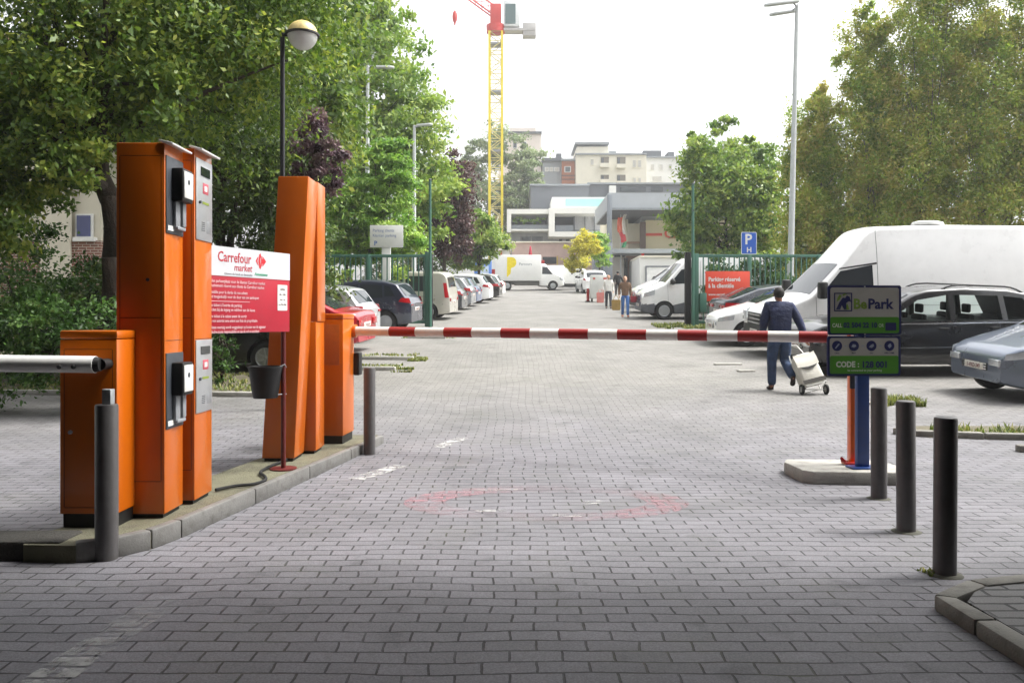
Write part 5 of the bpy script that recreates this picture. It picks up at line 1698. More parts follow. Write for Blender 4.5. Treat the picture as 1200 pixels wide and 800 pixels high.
# box truck
def box_truck():
    y = 65.2
    x0, x1 = X(580.5, 65), X(661.5, 65)
    L = x1 - x0
    t = thing('box_truck', 'white box truck with a yellow emblem on its side at the end of the lane', 'truck', ((x0 + x1) / 2, y + 1.0, zg(y + 1) + .004), 0)
    S = Shape(2.1, 1.95, [(1.05, .62), (1.02, .95), (.75, 1.1), (.3, 1.32), (.22, 1.36), (-.38, 2.0), (-.5, 2.08), (-1.05, 2.1)], [(-1.1, 1.2), (1.1, 1.1)], bot=.3, rc=.08, tum=.08, pl=.16, e=.4)
    off = L / 2 - 1.05
    me = S.body(36).mesh('cab', 0)
    cut = MB()
    for sg in (1, -1):
        cut.cyl((.15, sg * .7, .34), (.15, sg * 1.3, .34), .40, seg=30)
    cm = cut.mesh('cut', 0)
    for mm in (me, cm):
        mm.materials.append(CWHITE); mm.materials.append(BLACKP)
    for f in cm.polygons:
        f.material_index = 1
    out = boolean(me, cm); out.name = 'cab'
    for f in out.polygons:
        f.use_smooth = True
    out.set_sharp_from_angle(angle=R(32))
    cab = bpy.data.objects.new('cab', out); COL.objects.link(cab); cab.parent = t; cab.location = (off, 0, 0)
    for sg in (1, -1):
        mb = MB(); S.side(mb, [(-.72, 1.26), (.12, 1.24), (-.32, 1.8), (-.7, 1.86)], sides=(sg,)); mb.build('side_window', GLASSD, cab)
    mb = MB(); S.top(mb, .22, -.36); mb.build('windscreen', GLASSD, cab)
    mb = MB(); S.endpatch(mb, True, -.8, .8, .34, .62, .01, .05, (1,)); mb.build('bumper', mat('bumper_grey', '#5a5d63'), cab)
    for sg in (1, -1):
        mb = MB(); S.side(mb, [(.7, .8), (1.0, .72), (.98, .9), (.68, 1.0)], .01, sides=(sg,)); mb.build('headlight', LAMPW, cab)
    mb = MB(); bl = L - 1.85
    mb.span((-L / 2, -1.05, .72), (-L / 2 + bl, 1.05, 2.78), bev=.03); box = mb.build('cargo_box', mat('truck_box_white', '#e6e6e4', .4, 0, .03, 2, dirt=.06), t)
    mb = MB(); mb.span((-L / 2 + .05, -.9, .5), (-L / 2 + bl, .9, .73)); mb.span((-L / 2 + 1.5, -1.0, .35), (-L / 2 + bl - .15, -.85, .6), bev=.02); mb.build('chassis', mat('chassis_grey', '#4d4c47', .7), t)
    # yellow emblem: a rounded head on a tapering tail
    ex = -L / 2 + .93
    poly = [(ex - .02, 1.02), (ex + .05, 1.04), (ex + .28, 1.3), (ex + .32, 1.72)]
    poly += [(ex + .36 + .38 * math.cos(a), 2.18 + .42 * math.sin(a)) for a in np.linspace(-1.45, 1.6, 14)] + [(ex, 2.6)]
    mb = MB(); plate(mb, poly, -1.052); mb.build('emblem', mat('emblem_yellow', '#e8d21c', .4), box)
    mb = MB(); text_into(mb, 'Parcours', .30, (ex + .95, -1.053, 1.95), bold=.004, sx=.95); mb.build('lettering', mat('truck_grey_ink', '#8d9298', .5), box)
    ty, rim = wheel_mesh(.34, .2, 6, 'steel')
    for wx in (off + .15, -L / 2 + .95):
        for sg in (1, -1):
            w = link('wheel', ty, [] if ty.materials else TYRE, t, (wx, sg * .88, .34)); w.rotation_euler = (0, 0, 0 if sg < 0 else PI)
            link('rim', rim, [] if rim.materials else ALLOY, w)
    mb = MB()
    for sg in (1, -1):
        mb.box((off + .12, sg * 1.1, 1.5), (.1, .14, .3), bev=.03)
    mb.build('mirror', BLACKP, cab)


box_truck()

# ================================================================== PEOPLE
def skin_mesh(name, V, E, Rr, root=0, sub=2, voxel=None, extra=None):
    """grow one smooth surface over a jointed skeleton"""
    me = bpy.data.meshes.new('work')
    me.from_pydata(V, E, [])
    o = bpy.data.objects.new('work', me); COL.objects.link(o)
    o.modifiers.new('s', 'SKIN')
    sv = me.skin_vertices[0].data
    for i, r in enumerate(Rr):
        sv[i].radius = r if isinstance(r, tuple) else (r, r)
        sv[i].use_root = i == root
    m = o.modifiers.new('d', 'SUBSURF'); m.levels = sub; m.render_levels = sub
    dg = bpy.context.evaluated_depsgraph_get()
    out = bpy.data.meshes.new_from_object(o.evaluated_get(dg))
    bpy.data.objects.remove(o)
    if extra is not None:
        b = bmesh.new(); b.from_mesh(out)
        b2 = bmesh.new(); b2.from_mesh(extra)
        vm = [b.verts.new(v.co) for v in b2.verts]
        b2.verts.index_update()
        for f in b2.faces:
            b.faces.new([vm[v.index] for v in f.verts])
        b.to_mesh(out); b.free(); b2.free()
    if voxel:
        o = bpy.data.objects.new('work', out); COL.objects.link(o)
        m = o.modifiers.new('r', 'REMESH'); m.mode = 'VOXEL'; m.voxel_size = voxel
        m2 = o.modifiers.new('sm', 'SMOOTH'); m2.iterations = 3; m2.factor = .4
        dg = bpy.context.evaluated_depsgraph_get()
        out2 = bpy.data.meshes.new_from_object(o.evaluated_get(dg))
        bpy.data.objects.remove(o)
        out = out2
    out.name = name
    for f in out.polygons:
        f.use_smooth = True
    return out


def head_extra(c, s, face):
    """skull, jaw, nose, ears round head centre c (face = unit xy direction)"""
    mb = MB()
    f = Vector((*face, 0)); r = Vector((f.y, -f.x, 0))
    mb.blob(c + Vector((0, 0, .02 * s)) - f * .012 * s, (.078 * s, .092 * s, .098 * s), sub=3, rot=Matrix.Rotation(math.atan2(f.y, f.x) - PI / 2, 3, 'Z'))
    mb.blob(c + f * .028 * s - Vector((0, 0, .055 * s)), (.056 * s, .062 * s, .062 * s), sub=3, rot=Matrix.Rotation(math.atan2(f.y, f.x) - PI / 2, 3, 'Z'))
    mb.blob(c + f * .092 * s - Vector((0, 0, .015 * s)), (.014 * s, .02 * s, .026 * s), sub=2)
    for k in (1, -1):
        mb.blob(c + r * k * .079 * s - Vector((0, 0, .01 * s)), (.012 * s, .022 * s, .033 * s), sub=2)
    return mb.mesh('head', 0)


def hand_chain(V, E, Rr, wrist_i, wrist, dirv, side, curl, s):
    """palm and five fingers off the wrist; dirv points down the hand, side towards the thumb"""
    d = Vector(dirv).normalized(); sd = Vector(side).normalized(); n = d.cross(sd).normalized()
    w = Vector(wrist)
    V.append(tuple(w + d * .045 * s)); Rr.append((.03 * s, .017 * s)); p = len(V) - 1; E.append((wrist_i, p))
    for i, (o, l) in enumerate(((.030, .072), (.011, .08), (-.009, .074), (-.028, .058))):
        b = w + d * .085 * s + sd * o * s
        prev = p
        for k, (u, bend) in enumerate(((0, 0), (.45, .35), (.8, .8), (1., 1.2))):
            q = b + d * l * u * s * (1 - .35 * curl * u) + n * curl * l * u * u * .9 * s
            V.append(tuple(q)); Rr.append((.0095 if k < 2 else .0082) * s); E.append((prev, len(V) - 1)); prev = len(V) - 1
    b = w + d * .03 * s + sd * .03 * s
    prev = p
    for q in (b + sd * .012 * s, b + d * .03 * s + sd * .022 * s, b + d * .055 * s + sd * .02 * s + n * curl * .02 * s):
        V.append(tuple(q)); Rr.append(.0105 * s); E.append((prev, len(V) - 1)); prev = len(V) - 1


def person(label, x, y, H, J, mats, hair, face=(0, 1), coat_len=.0, build=1., voxel=.008, skirt=False, hairlen=0., shoes=None, bag=None, turn=0.):
    """J: joints in metres for a 1.75 m figure (x right, y forward, z up)"""
    s = H / 1.75
    t = thing('person', label, 'person', (x, y, zg(y) + .004), turn)
    g = {k: Vector(v) * s for k, v in J.items()}
    w = build
    # body: one surface
    V, E, Rr = [], [], []

    def add(p, r, par=None):
        V.append(tuple(p)); Rr.append(r if not isinstance(r, tuple) else (r[0] * s, r[1] * s)); i = len(V) - 1
        if not isinstance(r, tuple):
            Rr[i] = r * s
        if par is not None:
            E.append((par, i))
        return i
    pel = add(g['pelvis'], (.12 * w, .085 * w))
    wai = add(g['waist'], (.105 * w, .075 * w), pel)
    che = add(g['chest'], (.125 * w, .075 * w), wai)
    nb = add(g['neckb'], .055, che)
    nt = add(g['neckt'], .052, nb)
    add(g['head'], .07, nt)
    for k in ('L', 'R'):
        sh = add(g['sh' + k], .055 * w, che)
        el = add(g['el' + k], .04 * w, sh)
        wr = add(g['wr' + k], .027, el)
        dv = g['hd' + k] - g['wr' + k]
        hand_chain(V, E, Rr, wr, g['wr' + k], dv, Vector((.3 if k == 'L' else -.3, .9, 0)), .55, s)
        hp = add(g['hip' + k], .085 * w, pel)
        kn = add(g['kn' + k], .056 * w, hp)
        ca = add(g['kn' + k].lerp(g['an' + k], .35) - Vector((0, .01, 0)), .052 * w, kn)
        an = add(g['an' + k], .036, ca)
        add(g['toe' + k].lerp(g['an' + k], .25) + Vector((0, 0, .0)), (.038, .028), an)
    body = skin_mesh('body', V, E, Rr, 0, 2, voxel * s, head_extra(g['head'], s, face))
    link('body', body, mats['skin'], t)
    # trousers
    V, E, Rr = [], [], []
    pel = add(g['pelvis'], (.158 * w, .122 * w)); add(g['waist'] * .45 + g['pelvis'] * .55 + Vector((0, 0, .02)), (.15 * w, .115 * w), pel)
    for k in ('L', 'R'):
        hp = add(g['hip' + k], .108 * w, pel); m1 = add(g['hip' + k].lerp(g['kn' + k], .5), .09 * w, hp)
        kn = add(g['kn' + k], .073 * w, m1); ca = add(g['kn' + k].lerp(g['an' + k], .5), .068 * w, kn)
        add(g['an' + k] - (g['an' + k] - g['kn' + k]).normalized() * (-.01 if not skirt else .12), .062 * w, ca)
    link('trousers', skin_mesh('trousers', V, E, Rr, 0, 2), mats['legs'], t)
    # jacket
    V, E, Rr = [], [], []
    hem = add(g['pelvis'] + Vector((0, 0, -.03 - coat_len)) * s, (.17 * w, .135 * w)); wa = add(g['waist'], (.165 * w, .128 * w), hem)
    ch = add(g['chest'], (.195 * w, .145 * w), wa); add(g['neckb'] + Vector((0, -.0, .015)), .082, ch)
    for k in ('L', 'R'):
        sh = add(g['sh' + k], .082 * w, ch); u = add(g['sh' + k].lerp(g['el' + k], .5), .07 * w, sh); el = add(g['el' + k], .063 * w, u)
        f = add(g['el' + k].lerp(g['wr' + k], .5), .055 * w, el); add(g['wr' + k].lerp(g['el' + k], .06), .044, f)
    link('jacket', skin_mesh('jacket', V, E, Rr, 1, 2), mats['top'], t)
    # shoes
    for k in ('L', 'R'):
        a, b = g['an' + k], g['toe' + k]
        d = (b - a); n = d.length
        V, E, Rr = [], [], []
        i = add(a - Vector((0, .02 * s, .03 * s)), (.044, .042)); j = add(a.lerp(b, .5) - Vector((0, 0, .006 * s)), (.05, .036), i); add(b, (.042, .026), j)
        add(a + (g['kn' + k] - a).normalized() * .03 * s, .05, i)
        link('shoe', skin_mesh('shoe', V, E, Rr, 0, 2), mats['shoes'], t)
    # hair
    f = Vector((*face, 0)); c = g['head'] + Vector((0, 0, .025 * s)) - f * .018 * s
    mb = MB()
    tb = bmesh.new(); bmesh.ops.create_icosphere(tb, subdivisions=3, radius=1)
    for v in tb.verts:
        co = v.co
        fw = co.x * f.x + co.y * f.y
        k = 1 + .05 * noise.noise(co * 3.1) + .03 * noise.noise(co * 8)
        low = co.z < -.15
        v.co = Vector((co.x * .089 * s * k, co.y * .098 * s * k, co.z * (.104 if not low else .104 + hairlen) * s * k))
        if fw > .35 and co.z < .45:
            v.co -= f * (.035 * s)
    for fc in tb.faces:
        fc.smooth = True
    mb._add(tb, Matrix.Translation(c))
    mb.build('hair', hair, t)
    return t


SKIN = mat('skin_tone', '#8a5c44', .55, 0, .08, 8)
SKINP = mat('pale_skin_tone', '#c79a82', .55, 0, .08, 8)
HAIRB = mat('black_hair', '#16120f', .6, 0, .3, 40, bump=.6, bscale=200)
HAIRR = mat('brown_hair', '#5a3626', .6, 0, .3, 40, bump=.6, bscale=200)
HAIRW = mat('grey_hair', '#b8b2a8', .6, 0, .2, 40, bump=.6, bscale=200)
JEANS = mat('blue_jeans', '#31425f', .9, 0, .4, 7, bump=1.0, bscale=18)
JEANB = mat('bright_jeans', '#4a74b4', .9, 0, .2, 6, bump=.3, bscale=120)
NAVYJ = mat('navy_jacket', '#1b2444', .85, 0, .3, 7, bump=1.0, bscale=16)

STAND = dict(pelvis=(0, 0, .93), waist=(0, .0, 1.08), chest=(0, .0, 1.29), neckb=(0, -.005, 1.47), neckt=(0, .01, 1.53), head=(0, .025, 1.63),
             shL=(-.185, 0, 1.42), elL=(-.235, -.02, 1.14), wrL=(-.245, .05, .90), hdL=(-.24, .08, .80),
             shR=(.185, 0, 1.42), elR=(.235, -.02, 1.14), wrR=(.245, .05, .90), hdR=(.24, .08, .80),
             hipL=(-.095, 0, .90), knL=(-.10, .03, .49), anL=(-.10, -.02, .085), toeL=(-.11, .13, .03),
             hipR=(.095, 0, .90), knR=(.10, .03, .49), anR=(.10, -.02, .085), toeR=(.11, .13, .03))


def pose(**k):
    d = dict(STAND); d.update(k); return d


walk_away = pose(pelvis=(0, 0, .925), chest=(0, .03, 1.29), neckb=(0, .035, 1.47), neckt=(.0, .05, 1.53), head=(0, .07, 1.625), shL=(-.2, .03, 1.42), shR=(.2, .02, 1.41),
                 elL=(-.27, .0, 1.15), wrL=(-.26, .12, .94), hdL=(-.25, .17, .85), elR=(.30, -.10, 1.14), wrR=(.355, -.19, .90), hdR=(.375, -.22, .81),
                 hipL=(-.10, 0, .90), knL=(-.115, .07, .50), anL=(-.12, .05, .085), toeL=(-.14, .2, .03),
                 hipR=(.10, 0, .90), knR=(.10, .06, .50), anR=(.135, -.26, .24), toeR=(.14, -.20, .09))
MX, MY = X(914, 13.85), 13.85
person('man seen from behind in navy jacket and jeans, pulling a pale shopping trolley', MX, MY, 1.76, walk_away, dict(skin=SKIN, legs=JEANS, top=NAVYJ, shoes=mat('brown_shoes', '#2c1a14', .5, 0, .2, 8)), HAIRB, build=1.2, voxel=.0075)
walk_to = pose(chest=(0, .0, 1.29), knL=(-.10, .09, .5), anL=(-.10, .14, .085), toeL=(-.11, .28, .04), knR=(.095, -.0, .5), anR=(.09, -.16, .12), toeR=(.09, -.03, .03), elL=(-.24, -.06, 1.14), wrL=(-.25, .0, .88), elR=(.25, -.04, 1.15), wrR=(.27, .1, .93))
person('woman in brown jacket and bright blue jeans walking forward with shopping bags', X(732.5, 32.7), 32.7, 1.66, walk_to, dict(skin=SKINP, legs=JEANB, top=mat('brown_jacket', '#6d5440', .8, 0, .2, 8), shoes=mat('tan_shoes', '#b06a52', .6)), HAIRR, hairlen=.12, voxel=.012, turn=PI, build=.95)
person('grey haired person in white top and dark trousers beside the white wheeled container', X(713, 39), 39, 1.62, walk_to, dict(skin=SKINP, legs=mat('dark_trousers', '#3f4147', .9), top=mat('white_top', '#dcdad4', .8), shoes=mat('dark_shoes', '#2b2727', .6)), HAIRW, voxel=.012, turn=PI, build=1.05)
person('person dressed all in black walking far up by the supermarket entrance', X(724, 55), 55, 1.66, walk_away, dict(skin=SKINP, legs=mat('black_trousers', '#17171a', .9), top=mat('black_coat', '#131316', .85), shoes=BLACKP), HAIRB, voxel=.014, build=1.05)

# bags
def bag(label, x, y, z, w, d, h, m, name='shopping_bag'):
    t = thing(name, label, 'bag', (x, y, z))
    mb = MB()
    tb = bmesh.new(); bmesh.ops.create_cube(tb, size=1)
    for v in tb.verts:
        k = 1.0 if v.co.z > 0 else .88
        v.co = Vector((v.co.x * w * k, v.co.y * d * k, (v.co.z + .5) * h))
    bmesh.ops.bevel(tb, geom=list(tb.edges), offset=.02, segments=2, affect='EDGES')
    mb._add(tb); mb.build('sack', m, t)
    mb = MB()
    for sg in (1, -1):
        mb.tube([(-w * .28, sg * d * .3, h - .01), (-w * .2, sg * d * .15, h + .12), (0, 0, h + .17), (w * .2, sg * d * .15, h + .12), (w * .28, sg * d * .3, h - .01)], .008, 6)
    mb.build('handles', m, t)


bag('yellow brown shopping bag hanging from the hand of the woman in blue jeans', X(732.5, 32.6) - .36, 32.6, zg(32.6) + .30, .36, .16, .42, mat('bag_ochre', '#a08348', .6, 0, .2, 6))
bag('red handbag at the side of the woman in the brown jacket', X(732.5, 32.6) + .34, 32.65, zg(32.6) + .62, .26, .12, .24, mat('bag_red', '#a02b3a', .5, 0, .15, 6), 'handbag')
bag('faded pink carrier bag held by the person in the white top', X(713, 39) - .40, 38.9, zg(38.9) + .30, .36, .18, .48, mat('bag_pink', '#cf8078', .6, 0, .15, 6))

# shopping trolley -----------------------------------------------------------
ty_ = MY - .42
TX = X(954, ty_)
t = thing('shopping_trolley', 'pale beige two wheeled shopping trolley pulled by the man in navy', 'trolley', (TX, ty_, zg(ty_) + .004), R(4))
TR = Matrix.Rotation(R(-14), 3, 'Y') @ Matrix.Rotation(R(-24), 3, 'X')        # leaning up towards the hand
CLOTH = mat('trolley_cloth', '#d6d3c8', .85, 0, .08, 6, bump=.3, bscale=40, dirt=.12)


def tilt(p, c=(0, 0, .12)):
    v = TR @ (Vector(p) - Vector(c)) + Vector(c)
    return v


mb = MB(); tb = bmesh.new()
rows = []
for z, wx, dy in ((.17, .36, .24), (.2, .385, .27), (.45, .37, .26), (.6, .35, .25), (.68, .30, .22), (.70, .24, .16)):
    rows.append([tilt((px, py, z)) for px, py in rrect(-wx / 2, -dy / 2, wx / 2, dy / 2, .05, 3)])
RV = [[tb.verts.new(p) for p in r] for r in rows]
n = len(RV[0])
for i in range(len(RV) - 1):
    for k in range(n):
        f = tb.faces.new([RV[i][k], RV[i][(k + 1) % n], RV[i + 1][(k + 1) % n], RV[i + 1][k]]); f.smooth = True
tb.faces.new(RV[0][::-1]); tb.faces.new(RV[-1])
mb._add(tb); mb.build('bag', CLOTH, t)
mb = MB()
mb.grid([[tilt((x, -.145 + .018 * (z > .62), z - .03 * (1 - (x / .19) ** 2))) for x in np.linspace(-.185, .185, 9)] for z in (.47, .52, .58, .64, .69)])
mb.build('flap', mat('flap_cloth', '#dedbd0', .85, 0, .06, 6), t)
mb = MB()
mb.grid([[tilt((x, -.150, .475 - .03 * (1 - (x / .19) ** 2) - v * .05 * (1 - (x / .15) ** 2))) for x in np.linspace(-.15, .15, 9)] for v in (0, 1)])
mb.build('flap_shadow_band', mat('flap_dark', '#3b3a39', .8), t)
mb = MB(); mb.grid([[tilt((x, -.138, z)) for x in np.linspace(-.19, .19, 5)] for z in (.165, .235)]); mb.build('base_band', mat('trolley_base_grey', '#47443f', .8), t)
mb = MB()
ht = tilt((0, .2, 1.0))
for sg in (1, -1):
    mb.tube([tilt((sg * .15, .15, .08)), tilt((sg * .15, .15, .6)), tilt((sg * .12, .16, .80)), tilt((sg * .07, .17, .93))], .009, 8)
mb.tube([tilt((-.07, .17, .93)), tilt((0, .175, .955)), tilt((.07, .17, .93))], .011, 8)
mb.tube([tilt((-.17, -.15, .13)), tilt((-.17, .15, .1)), tilt((.17, .15, .1)), tilt((.17, -.15, .13)), tilt((-.17, -.15, .13))], .008, 8)
mb.tube([(-.2, .0, .085), (.2, .0, .085)], .008, 8)
mb.build('frame', mat('frame_pale', '#cfcfca', .35, .3, .06, 6), t)
for sg in (1, -1):
    mb = MB(); mb.lathe([(.05, -.018), (.078, -.018), (.085, -.01), (.085, .01), (.078, .018), (.05, .018)], Matrix.Translation((sg * .205, 0, .085)) @ Matrix.Rotation(PI / 2, 4, 'Y'), 24); w = mb.build('wheel', RUBBER, t)
    mb = MB(); mb.cyl((sg * .205 - .012, 0, .085), (sg * .205 + .012, 0, .085), .052, seg=20); mb.build('hub', mat('hub_grey', '#9a9a98', .4), w)

# ================================================================== BUILDINGS
def blk(mb, px0, px1, py0, py1, y, dep, mi=0):
    mb.span((X(px0, y), y, Z(py1, y)), (X(px1, y), y + dep, Z(py0, y)), mi=mi)
    return mb


def part(name, m, parent, *blocks):
    mb = MB()
    for b in blocks:
        blk(mb, *b)
    o = mb.build(name, m)
    if parent is not None:
        o.parent = parent
        o.matrix_parent_inverse = Matrix.Identity(4)
        o.location = -parent.location
    return o


def sub(name, m, p, *blocks):
    mb = MB()
    for b in blocks:
        blk(mb, *b)
    o = mb.build(name, m)
    o.parent = p
    o.location = (0, 0, 0)
    return o


STUCCO = mat('pale_stucco', '#dfdac9', .9, 0, .06, .6, bump=.2)
CREAM = mat('cream_render', '#d8cda9', .9, 0, .05, .6)
WHITER = mat('white_render', '#dcdcd8', .85, 0, .04, .6)
CLADG = mat('dark_grey_cladding', '#6b6f75', .7, 0, .07, .5)
GREYR = mat('grey_render', '#8f9499', .85, 0, .06, .6)
GREYL = mat('light_grey_metal', '#a8adb3', .5, .2, .06, .8)
BROWNB = mat('orange_brick_render', '#a5623c', .9, 0, .12, 1.5)
BEIGE = mat('beige_render', '#e4d8cd', .9, 0, .06, .6)
PINK = mat('pinkish_brick_wall', '#b59c93', .9, 0, .1, 1.2)
WIN = glass('building_window_glass', (.05, .06, .07))
SHUT = mat('window_shutter', '#b9b7b0', .7)
TEAL = mat('pale_teal_glass', '#9fcfc9', .3, 0, .06, .6)


def building(name, label, px, y, cat='building'):
    return thing(name, label, cat, (X(px, y), y, zg(y)))


def windows(p, y, lst, frame=WHITER, pane=WIN):
    for px0, px1, py0, py1 in lst:
        f = part('window', frame, p, (px0, px1, py0, py1, y - .12, .2))
        ix, iy = (px1 - px0) * .12, (py1 - py0) * .10
        sub('pane', pane, f, (px0 + ix, px1 - ix, py0 + iy, py1 - iy, y - .15, .05))


# apartments up the hill
b = building('apartment_building', 'cream apartment block on the hill with balcony recesses and a raised flat roof', 715, 150)
part('wall', STUCCO, b, (675, 757.5, 181, 300, 150, 12), (676, 713, 172, 182, 151, 10))
part('roof', GREYR, b, (674.5, 758, 179.5, 181.2, 149.6, 12.6), (674, 714, 166.5, 168.8, 150.4, 11), (690, 712, 168.6, 172.2, 152, 8))
windows(b, 150, [(692, 696, 186, 194), (741, 745.5, 187, 197), (747.5, 752, 187, 197), (742, 745.5, 208, 214), (748, 751.5, 208, 214)], STUCCO, SHUT)
for q in ((704, 713.5, 184, 195), (723, 733, 184, 196), (704, 713.5, 205, 214), (723, 733, 205, 216)):
    o = part('balcony', mat('balcony_recess', '#6e675c', .9), b, (q[0], q[1], q[2], q[3], 149.9, .3))
    sub('balcony_rail', STUCCO, o, (q[0] - .5, q[1] + .5, q[3] - 4, q[3] + .6, 148.8, 1.0))
    sub('balcony_door', WIN, o, (q[0] + 1, q[0] + 3.5, q[2] + 1, q[3] - 4, 149.7, .15))
part('chimney', GREYR, b, (714, 722, 176.8, 179.6, 153, 2))
b = building('apartment_building', 'narrow orange brown fronted house on the hill with a white window, beside the cream block', 667, 152)
part('wall', BROWNB, b, (658.5, 673.5, 188, 300, 152, 10)); part('roof', GREYR, b, (657.5, 674.5, 186, 188.2, 151.5, 11))
windows(b, 152, [(661.5, 669, 195, 202)], WHITER)
part('string_course', mat('dark_brown_band', '#6a4634', .8), b, (658.3, 673.7, 205, 206.5, 151.9, .2), (658.3, 673.7, 209.5, 210.8, 151.9, .2))
b = building('apartment_building', 'grey fronted house on the hill with a row of white windows under a flat roof', 647, 153)
part('wall', mat('grey_slate_front', '#8b8f92', .85, 0, .08, 1), b, (636.5, 658.3, 188.5, 300, 153, 10)); part('roof', mat('roof_slate', '#565b60', .7), b, (635, 659, 185, 188.7, 152.5, 11), (652, 658, 180, 185.2, 154, 3))
windows(b, 153, [(638.5, 643, 196, 201), (644, 648.5, 196, 201), (649.5, 655.5, 196, 201)], WHITER, SHUT)
b = building('apartment_building', 'pinkish beige apartment house on the hill half hidden by the pale tree', 615, 158)
part('wall', BEIGE, b, (584, 634, 156, 300, 158, 10), (597, 628, 150, 157, 159, 8)); part('roof', mat('roof_slate', '#565b60', .7), b, (583, 635, 154, 156.3, 157.5, 11))
windows(b, 158, [(590, 595, 166, 174), (601, 606, 166, 174), (612, 617, 166, 174), (621, 626, 198, 208), (612, 617, 198, 208), (590, 595, 186, 194)], WHITER)
b = building('apartment_building', 'white apartment house with a dark roof terrace box, right of the cream block', 777, 156)
part('wall', WHITER, b, (757, 845, 184.5, 300, 156, 10)); part('roof_box', mat('roof_slate', '#565b60', .7), b, (754, 775, 176.5, 184.7, 158, 5), (783, 790, 178, 184.7, 158, 4)); part('roof', GREYR, b, (756.5, 846, 183.2, 184.8, 155.5, 11))
windows(b, 156, [(762, 767, 192, 200), (772, 777, 192, 200), (783, 788, 192, 200), (763, 777, 206, 213)], WHITER, SHUT)
# modern block
b = building('apartment_block', 'modern white and grey block with framed balconies behind the yellow tree', 655, 96)
part('rear_mass', CLADG, b, (622, 690, 217, 330, 104, 14), (689, 815, 215.5, 330, 106, 14))
part('roof', GREYR, b, (621, 691, 215.5, 217.3, 103.6, 14.8), (688.5, 816, 214, 215.8, 105.6, 14.8))
part('strip_window', WIN, b, (727, 757, 219.5, 224, 105.8, .3), (763, 777, 219.5, 224, 105.8, .3))
part('white_panel', WHITER, b, (714, 722, 217.5, 232, 105.2, .5))
part('upper_storey', WHITER, b, (647, 712, 231, 243.6, 97, 6))
part('teal_glazing', TEAL, b, (663, 709, 233, 241.5, 96.8, .3))
part('lower_wall', GREYR, b, (598, 712, 269, 330, 96, 9))
windows(b, 96, [(610, 622.5, 277, 283.5), (623.5, 636, 277, 283.5), (655, 659, 279, 290), (663, 667, 279, 290)], CLADG)
fr = part('balcony_frame', WHITER, b, (594, 646, 245, 250.5, 94, 8), (594, 599, 250.3, 272, 94, 8), (598.8, 643, 268.5, 270.5, 94, 8))
sub('balcony_glass', mat('smoked_glass', '#6c7278', .2), fr, (599.5, 643, 263.5, 268.4, 94.1, .1))
sub('inner_wall', GREYR, fr, (599.3, 643.5, 250.7, 268.3, 101, .5))
sub('stair_wall', WHITER, fr, (626, 634, 250.7, 258, 99, .4))
fr = part('balcony_frame', WHITER, b, (643.2, 712, 243.8, 250, 93.2, 9), (643.2, 650, 249.8, 277, 93.2, 9), (649.8, 712, 271.5, 277.5, 93.2, 9))
sub('dark_opening', mat('dark_interior', '#2b2d31', .8), fr, (650.5, 672.5, 250.2, 271.3, 96.5, .3))
sub('curtained_window', mat('curtain_and_inner_light', '#b4b5b8', .5), fr, (673, 712, 250.2, 271.3, 96.2, .3))
sub('mullion', CLADG, fr, (685, 686, 250.2, 271.3, 96.0, .15), (696, 697, 250.2, 271.3, 96.0, .15), (672.2, 673.6, 250.2, 271.3, 96.0, .15))
sub('balcony_rail', mat('smoked_glass', '#6c7278', .2), fr, (651, 672, 264, 271, 93.6, .1))
# balcony plants
V, lv, cc = leaf_cloud([(X(px, 94.8), 94.8, Z(260 - (px - 610) * .06 if px > 625 else 258, 94.8), .55, .25, .42) for px in range(602, 642, 4)], 3600, .16, 77)
o = link('balcony_plants', leaf_mesh('balcony_plants', V, lv), L_LIME); tag(o, 'bright green plants along the white framed balcony of the modern block', 'plants', kind='stuff')
# pink wall building and white hut
b = building('low_building', 'low building of pinkish brick behind the box truck', 640, 84)
part('wall', PINK, b, (600, 700, 284, 345, 84, 6)); part('coping', STUCCO, b, (599.5, 700.5, 282.8, 284.2, 83.8, 6.4))
part('dark_opening', mat('dark_interior', '#2b2d31'), b, (636, 652, 301, 309, 83.9, .3), (651, 657, 316, 338, 83.9, .3))
part('yellow_frame', mat('ochre_frame', '#b9a05a', .6), b, (652.5, 654, 300, 316, 83.7, .3))
b = building('garden_hut', 'small white hut with a flat roof behind the tail of the box truck', 585, 80)
part('wall', WHITER, b, (576, 597, 293, 345, 80, 4)); part('roof', STUCCO, b, (575, 599, 290.8, 293.2, 79.7, 4.6)); part('orange_panel', mat('rust_orange', '#b5683a', .6), b, (585, 588.5, 293.5, 301, 79.85, .2))
# red parasol / flag behind truck
t = thing('closed_parasol', 'closed red parasol sticking up behind the box truck', 'parasol', (X(621.5, 78), 78, zg(78)))
h = Z(288, 78) - zg(78)
mb = MB(); mb.cyl((0, 0, 0), (0, 0, h * .6), .04, seg=10); mb.build('pole', STEEL, t)
mb = MB(); mb.lathe([(.0, h), (.06, h - .08), (.13, h - .5), (.19, h - 1.15), (.2, h - 1.4), (.0, h - 1.42)], seg=16); mb.build('canopy', mat('parasol_red', '#b02338', .8, 0, .15, 6), t)
t = thing('red_box', 'red box shaped sign on a pole over the truck cab', 'sign', (X(635.5, 77), 77, zg(77)))
mb = MB(); mb.cyl((0, 0, 0), (0, 0, Z(312, 77) - zg(77)), .05, seg=10); mb.build('pole', STEEL, t)
mb = MB(); mb.span((-.2, -.15, Z(312, 77) - zg(77)), (.2, .15, Z(305, 77) - zg(77)), bev=.03); mb.build('head', REDP, t)

